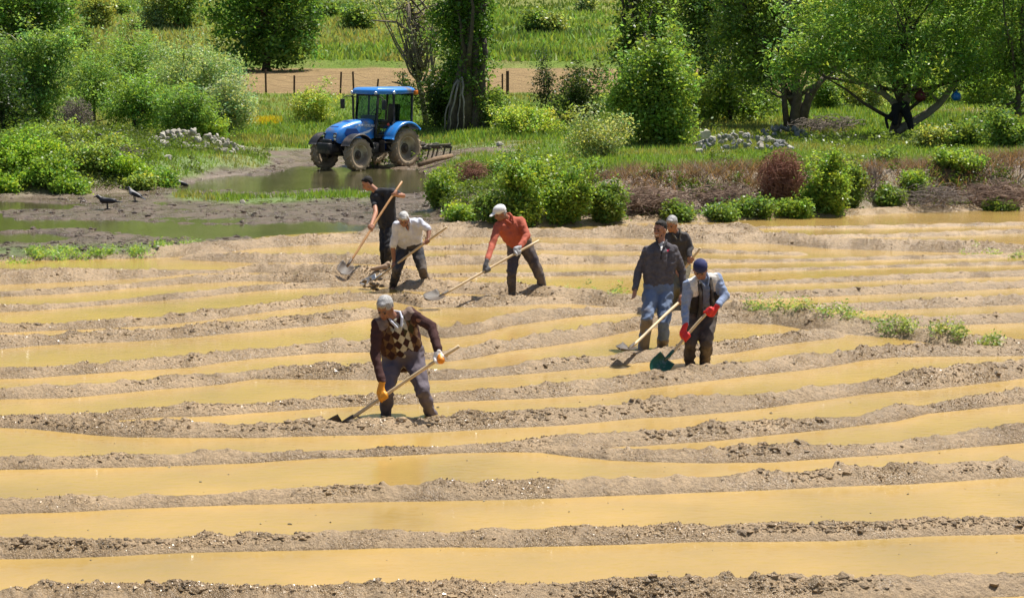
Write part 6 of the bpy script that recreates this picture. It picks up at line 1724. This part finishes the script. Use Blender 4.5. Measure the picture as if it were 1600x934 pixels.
# --- 1 argyle sweater man
d1 = 18.5
S1 = shovel('long pale shovel with its blade buried in the front ridge, held by the sweater man', (717, 541), (540, 658), None, 0, 0, M_WOOD, M_STEEL, d1 - .62, d1 - .62)
def argyle(x, y, f, nf, co, arm):
    base = np.zeros((len(x), 3)) + np.array([.062, .030, .028])
    front = (nf > .05) & (np.abs(x - .0) < .19) & (y < .03) & ~arm
    u = x / .044 + y / .062 + .3; w = x / .044 - y / .062 + .3
    iu, iw = np.floor(u / 2 + .0), np.floor(w / 2)
    par = (iu + iw) % 2
    band = np.floor((iu - iw)) % 4
    col = np.where((par < 1)[:, None], np.array([.048, .022, .02]), np.array([.145, .085, .045]))
    cenx = np.abs(x) < .085
    col = np.where(((par >= 1) & cenx)[:, None], np.array([.50, .46, .36]), col)
    olive = (par >= 1) & (x > .085)
    col = np.where(olive[:, None], np.array([.15, .085, .045]), col)
    col = np.where(((par < 1) & (x > .03) & (x < .14) & (y > -.2))[:, None], np.array([.05, .045, .022]), col)
    r = np.where(front[:, None], col, base)
    shd = ~arm & (np.abs(x) < .2) & (nf > -.4) & (y > -.03) & (np.abs(x) > .09)
    r = np.where((shd)[:, None], np.array([.22, .16, .13]), r)
    coll = (y > .01) & (np.abs(x) < .09) & (nf > -1)
    return r
p1 = person('grey haired man in a brown argyle sweater and orange gloves, nearest of all', d1,
   dict(hip=(631, 556), neck=(617, 497), head=(601, 481), sh=((589, 506), (640, 489)), shd=(-.05, .06), el=((586, 552), (675, 511)), wr=((597, 597), (685, 549)),
        hp=((615, 560), (647, 558)), kn=((604, 612), (660, 611)), ft=((604, 652), (676, 651)), grip=(.665, .165), hl=1.0, rootd=0),
   face=(-.30, -.80, -.62), up=(-.12, -.60, .75), skin=M_SKIN2, hair=('short', M_HAIRG, M_BROWG), shirt=M_PAINT, pants=GREYP, sleeve=.98, shovel=S1, girth=1.08,
   gloves=(simple('orange_glove', (.75, .30, .01), .5, var=.12, bs=.2), simple('white_orange_glove', (.78, .74, .70), .7, var=.1, bs=.3)), signs=((-1, -1), (1, -1)), paint=argyle, seed=11, head_r=1.04)
collar(p1, WHITE)
m = MB(); w_ = p1['wr'][1]; G_ = S1[0] + (S1[1] - S1[0]) * .165; cap(m, p1['lc'](G_ * .6 + w_ * .4), p1['lc'](G_ + V3((.01, -.02, -.01))), .034, .042); remesh('glove_palm', m, simple('orange_palm', (.78, .26, .01), .5, var=.1, bs=.2), p1['root'], .008, 1)
for i in (0, 1):
    pass
# --- 2 man in black T-shirt
d2 = 30.2
S2 = shovel('orange-brown handled shovel planted by the man in the black T-shirt', (628, 284), (545, 412), None, 0, 0, M_WOOD2, M_STEEL, d2 - .30, hit(541, 424)[1] - .25, blade_len=.27, blade_w=.24)
TS = cloth('black_tshirt', (0.020, 0.021, 0.026))
p2 = person('young black haired man in a black T-shirt leaning on a shovel beside the pond', d2,
   dict(hip=(607, 353), neck=(589, 298), head=(574, 287), sh=((584, 304), (612, 300)), shd=(.16, -.14), el=((587, 333), (630, 306)), wr=((580, 352), (616, 304)),
        hp=((603, 356), (611, 356)), hpd=(.08, -.06), kn=((600, 389), (607, 390)), ft=((601, 420), (605, 424)), grip=(.565, .14), fsg=1),
   face=(-.85, -.22, -.50), up=(-.42, -.1, .85), skin=M_SKIN, hair=('thick', M_HAIRB, M_HAIRB), shirt=TS, pants=BLACKP, sleeve=.30, shovel=S2, signs=((-1, 1), (-1, -1)), lsign=(-1, -1), seed=21, shirt_long=.12, girth=.95, pants_r=.95)
# --- 3 man in white shirt
d3 = 28.1
S3 = shovel('shovel lifting a clod of mud, held by the man in the white shirt', (698, 355), (590, 434), None, 0, 0, M_WOOD, simple('worn_steel', (.33, .34, .35), .4, metal=.6, var=.2, scale=12, bs=.2, dirt=(.2, .15, .1), dirt_amt=.3), d3 - .5, hit(578, 446)[1] - .35, facing=(.2, -.3, .9))
p3 = person('white haired man in a short sleeved white shirt bending over his shovel', d3,
   dict(hip=(640, 384), neck=(634, 347), head=(631, 343), sh=((619, 352), (655, 346)), shd=(-.05, .05), el=((614, 388), (670, 360)), wr=((616, 411), (669, 374)),
        hp=((631, 387), (650, 386)), kn=((620, 421), (660, 421)), ft=((614, 447), (668, 448)), grip=(.755, .285), hl=.9),
   face=(.05, -.72, -.68), up=(-.0, -.72, .70), skin=M_SKIN2, hair=('short', simple('white_hair', (.50, .49, .47), .6, var=.35, scale=50, bs=.5, bd=.006), M_BROWG), shirt=WHITE, pants=DARKP, sleeve=.42, shovel=S3,
   signs=((-1, -1), (1, -1)), seed=31, girth=1.0, shirt_long=.05)
collar(p3, WHITE, drop=.2, r=.013)
m = MB(); L_ = p3['lc']; n_, U_, X_, F_ = p3['neck'], p3['U'], p3['X'], p3['F']
cap(m, L_(n_ + F_ * .075 - U_ * .03), L_(n_ + F_ * .112 - U_ * .10), .026, .010); remesh('open_neck', m, M_SKIN2, p3['root'], .008, 1)
for k_ in (.2, .27, .34):
    m = MB(); m.sph(L_(n_ + F_ * .145 - U_ * k_), .007, 8, 6); m.build('button', M_TEETH, p3['root'], smooth=True)
# --- 4 orange shirt, white cap
d4 = 27.1
S4 = shovel('long pale shovel with a muddy rounded blade, held by the man in the white cap', (842, 376), (692, 460), None, 0, 0, M_WOOD, M_STEEL, d4 - .35, hit(676, 467)[1] - .25, facing=(.1, -.35, .9), blade_len=.30, blade_w=.25)
OR = cloth('rust_orange_shirt', (0.42, 0.095, 0.052), None, var=.12)
p4 = person('man in a rust orange shirt and white peaked cap digging with gloves on', d4,
   dict(hip=(814, 383), neck=(793, 341), head=(781, 333), sh=((778, 352), (813, 345)), shd=(-.10, .06), el=((769, 382), (824, 368)), wr=((761, 407), (811, 387)),
        hp=((806, 386), (822, 384)), kn=((799, 426), (841, 425)), ft=((800, 463), (853, 462)), grip=(.545, .225), hl=1.05),
   face=(-.78, -.45, -.42), up=(-.35, -.22, .9), skin=M_SKIN2, hair=('fringe', M_HAIRG, M_BROWG), shirt=OR, pants=cloth('dusty_dark_trousers', (.055, .048, .06), MUDC, .5), sleeve=.96, shovel=S4,
   gloves=(cloth('grey_glove', (.13, .13, .14)), cloth('grey_white_glove', (.45, .45, .46))), signs=((-1, -1), (-1, -1)), lsign=(-1, -1), seed=41, girth=1.0, shirt_long=.03)
collar(p4, OR, drop=.12)
CAPM = cloth('white_cap_cloth', (.74, .74, .74), None, var=.05)
def headgear(D, name, mat, brim, k=1.0, top=.0):
    P, RH, S = D['P'], D['RH'], D['S']; m = MB()
    if brim:
        m.sph(P(0, -.012, .052), S(.090, .108, .078), 18, 10, RH)
        m.sph(P(0, -.03, .03), S(.086, .09, .05), 18, 10, RH)
        cap(m, P(-.045, .06, .050), P(-.035, .155, .030), .009, .006, 8); cap(m, P(.045, .06, .050), P(.035, .155, .030), .009, .006, 8)
        for x_ in (-.03, -.015, 0, .015, .03): cap(m, P(x_, .06, .055), P(x_, .172, .030), .009, .006, 8)
    else:
        m.sph(P(0, -.012, .048), S(.088, .102, .082), 18, 12, RH); m.sph(P(0, -.016, .030), S(.089, .104, .04), 18, 10, RH)
    return remesh(name, m, mat, D['root'], .008, 2)
headgear(p4, 'cap', CAPM, True)
# --- 6 grey haired man behind
d6 = 26.0
S6 = shovel('shovel whose handle end shows right of the stooping man in the dark jacket', (1094, 388), (1010, 500), None, 0, 0, M_WOOD, M_STEEL, d6 - .4, d6 + .1)
p6 = person('grey haired man in a dark jacket stooping behind the smiling man', d6,
   dict(hip=(1060, 412), neck=(1056, 364), head=(1049, 350), sh=((1038, 372), (1070, 368)), shd=(-.02, .02), el=((1036, 398), (1079, 386)), wr=((1054, 415), (1077, 401)),
        hp=((1052, 416), (1068, 415)), kn=((1050, 452), (1066, 452)), ft=((1050, 488), (1068, 488)), grip=(.38, .16), hl=1.0),
   face=(-.4, -.8, -.45), up=(-.1, -.5, .8), skin=M_SKIN, hair=('short', M_HAIRG, M_BROWG), shirt=cloth('charcoal_jacket', (.05, .046, .048)), pants=cloth('khaki_trousers', (.16, .14, .09), MUDC, .3), sleeve=.95, shovel=S6,
   signs=((-1, -1), (-1, -1)), seed=61, girth=1.0)
collar(p6, cloth('jacket_lining', (.10, .09, .07)))
# --- 5 smiling man in jeans
d5 = 22.6
S5 = shovel('shovel trailing from the hand of the smiling man in jeans', (1068, 466), (986, 542), None, 0, 0, M_WOOD, M_STEEL, d5 + .05, hit(985, 551)[1] - .15, facing=(0, -.3, 1))
SW = (.10, .092, .102)
def swpaint(x, y, f, nf, co, arm):
    r = np.zeros((len(x), 3)) + np.array(SW)
    v = (nf > .2) & (y < .03) & (y > -.20) & (np.abs(x) < .006)
    r = np.where(v[:, None], np.array([.02, .02, .022]), r)
    r = np.where(((nf > .1) & (y > -.085) & (y < .03) & (np.abs(x) < .004 + (y + .085) * .22))[:, None], np.array([.62, .60, .58]), r)
    lg = (nf > .1) & (np.abs(x - .088) < .014) & (np.abs(y + .075) < .017) & (np.abs((x - .088) + (y + .075) * .8) > .003)
    return np.where(lg[:, None], np.array([.55, .04, .09]), r)
p5 = person('smiling dark haired man in a charcoal sweater and blue jeans standing in the furrow', d5,
   dict(hip=(1028, 454), neck=(1033, 381), head=(1031, 359), sh=((1012, 391), (1052, 390)), shd=(0, 0), el=((997, 425), (1066, 425)), wr=((992, 453), (1068, 457)),
        hp=((1017, 458), (1039, 458)), kn=((1011, 498), (1038, 505)), ft=((1005, 545), (1035, 543)), tsign=1, hsign=-1, grip=(.1, .06), hl=1.0),
   face=(-.62, -.76, -.06), up=(-.05, -.08, 1), skin=M_SKIN, hair=('thick', M_HAIRB, M_HAIRB), shirt=M_PAINT, pants=cloth('blue_jeans', (.13, .175, .27), MUDC, .12), sleeve=.97, shovel=S5,
   hands=('open', 'grip'), beard=simple('dark_stubble', (.06, .034, .026), .8, var=.3, scale=60, bs=0), smile=True, signs=((1, -1), (1, -1)), paint=swpaint, boots=((M_RUBBER, .05), (M_RUBBER, .62)), seed=51, girth=.98, shirt_long=.02)
collar(p5, cloth('dark_collar', (.03, .028, .032)), r=.014)
# --- 7 man with vest and skull cap
d7 = 21.4
GRN = simple('green_steel', (.008, .075, .045), .3, metal=.2, var=.25, scale=14, bs=.2, dirt=(.3, .3, .3), dirt_amt=.2)
S7 = shovel('green bladed shovel held low by the man with red gloves', (1112, 481), (1044, 557), None, 0, 0, M_WOOD, GRN, d7 - .42, d7 - .55, facing=(.35, -.75, .55), blade_len=.27, blade_w=.24)
def vest(x, y, f, nf, co, arm):
    blue = np.array([.25, .31, .45]); white = np.array([.66, .64, .60]); dk = np.array([.035, .034, .038])
    r = np.zeros((len(x), 3)) + blue
    tor = (np.abs(x) < .19) & ~arm
    shoulder = tor & (np.abs(x) > .07) & (y > -.16)
    r = np.where((tor & (nf < .1) & (y > -.2))[:, None], white, r)
    r = np.where((tor & (nf < .1) & (y <= -.2))[:, None], dk * 1.6, r)
    r = np.where((tor & (nf > .0) & (np.abs(x) > .045) & (y <= -.14))[:, None], dk, r)
    r = np.where((shoulder)[:, None], white, r)
    r = np.where((tor & (nf > 0) & (np.abs(x) > .045) & (np.abs(x) < .085) & (y < -.02))[:, None], dk, r)
    r = np.where((tor & (nf > 0) & (np.abs(x) < .045))[:, None], blue * .55, r)
    return r
p7 = person('old man with a navy skull cap, blue shirt, worn vest and red gloves', d7,
   dict(hip=(1096, 488), neck=(1097, 434), head=(1094, 421), sh=((1075, 444), (1120, 434)), shd=(-.06, .06), el=((1070, 479), (1133, 462)), wr=((1071, 507), (1121, 478)),
        hp=((1086, 491), (1106, 490)), kn=((1078, 534), (1103, 534)), ft=((1079, 570), (1101, 567)), grip=(.585, .06), hl=.95),
   face=(-.12, -.76, -.62), up=(-.05, -.6, .78), skin=M_SKIN2, hair=('fringe', M_HAIRG, M_BROWG), shirt=M_PAINT, pants=cloth('brown_baggy_trousers', (.060, .045, .038), MUDC, .4), sleeve=.95, shovel=S7,
   gloves=(simple('red_glove', (.62, .02, .018), .6, var=.12, bs=.2), simple('red_glove', (.62, .02, .018), .6, var=.12, bs=.2)), signs=((-1, -1), (1, -1)), paint=vest, seed=71, girth=1.05, pants_r=1.08, shirt_long=.14)
headgear(p7, 'skull_cap', cloth('navy_knit', (.018, .024, .10)), False)
collar(p7, cloth('blue_shirt_collar', (.22, .28, .42)), r=.012)
m = MB()
for s_ in (-1, 1):
    q = p7['neck']; U_, X_, F_ = p7['U'], p7['X'], p7['F']
    pts = [q + X_ * s_ * .085 - U_ * .0 + F_ * .05, q + X_ * s_ * .075 - U_ * .12 + F_ * .115, q + X_ * s_ * .08 - U_ * .30 + F_ * .14, q + X_ * s_ * .11 - U_ * .52 + F_ * .13]
    m = MB()
    for a, b in zip(pts[:-1], pts[1:]): cap(m, p7['lc'](a), p7['lc'](b), .022, .024, 8)
    remesh('vest_edge', m, cloth('vest_dark', (.05, .048, .05), (.4, .38, .34), .3), p7['root'], .009, 2)
# clod on the white shirt man's blade
rg = np.random.default_rng(33)
c = at_d(580, 445, d3 - .55); nn_ = 26
Pc = c + rg.normal(0, 1, (nn_, 3)) * np.array([.10, .06, .05]); clods('lifted_mud', 'lump of dug mud on the blade of the white shirt man', Pc, rg.uniform(.02, .05, nn_), MUD * .7, 34, M_MUD)
c = at_d(566, 662, d1 - .7); nn_ = 60
Pc = c + rg.normal(0, 1, (nn_, 3)) * np.array([.14, .06, .03]) + np.array([.06, 0, 0]); clods('turned_mud', 'fresh lumps of turned mud beside the argyle sweater man\'s blade', Pc, rg.uniform(.012, .035, nn_), MUD * .6, 35, M_MUD)

# bare foot of the black T-shirt man on the mud
gf = hit(588, 424); m = MB()
q = V3(gf) + V3((0, 0, .035)); o_ = p2['lc']
cap(m, o_(q + V3((.15, .0, .03))), o_(q + V3((.0, 0, .0))), .045, .036); cap(m, o_(q), o_(q + V3((-.07, -.01, -.01))), .036, .026)
cap(m, o_(q + V3((.13, 0, .02))), o_(q + V3((.19, .03, .07))), .042, .045)
remesh('muddy_foot', m, simple('mud_caked_skin', (.36, .24, .15), .6, var=.25, scale=14, bs=.3), p2['root'], .010, 2)
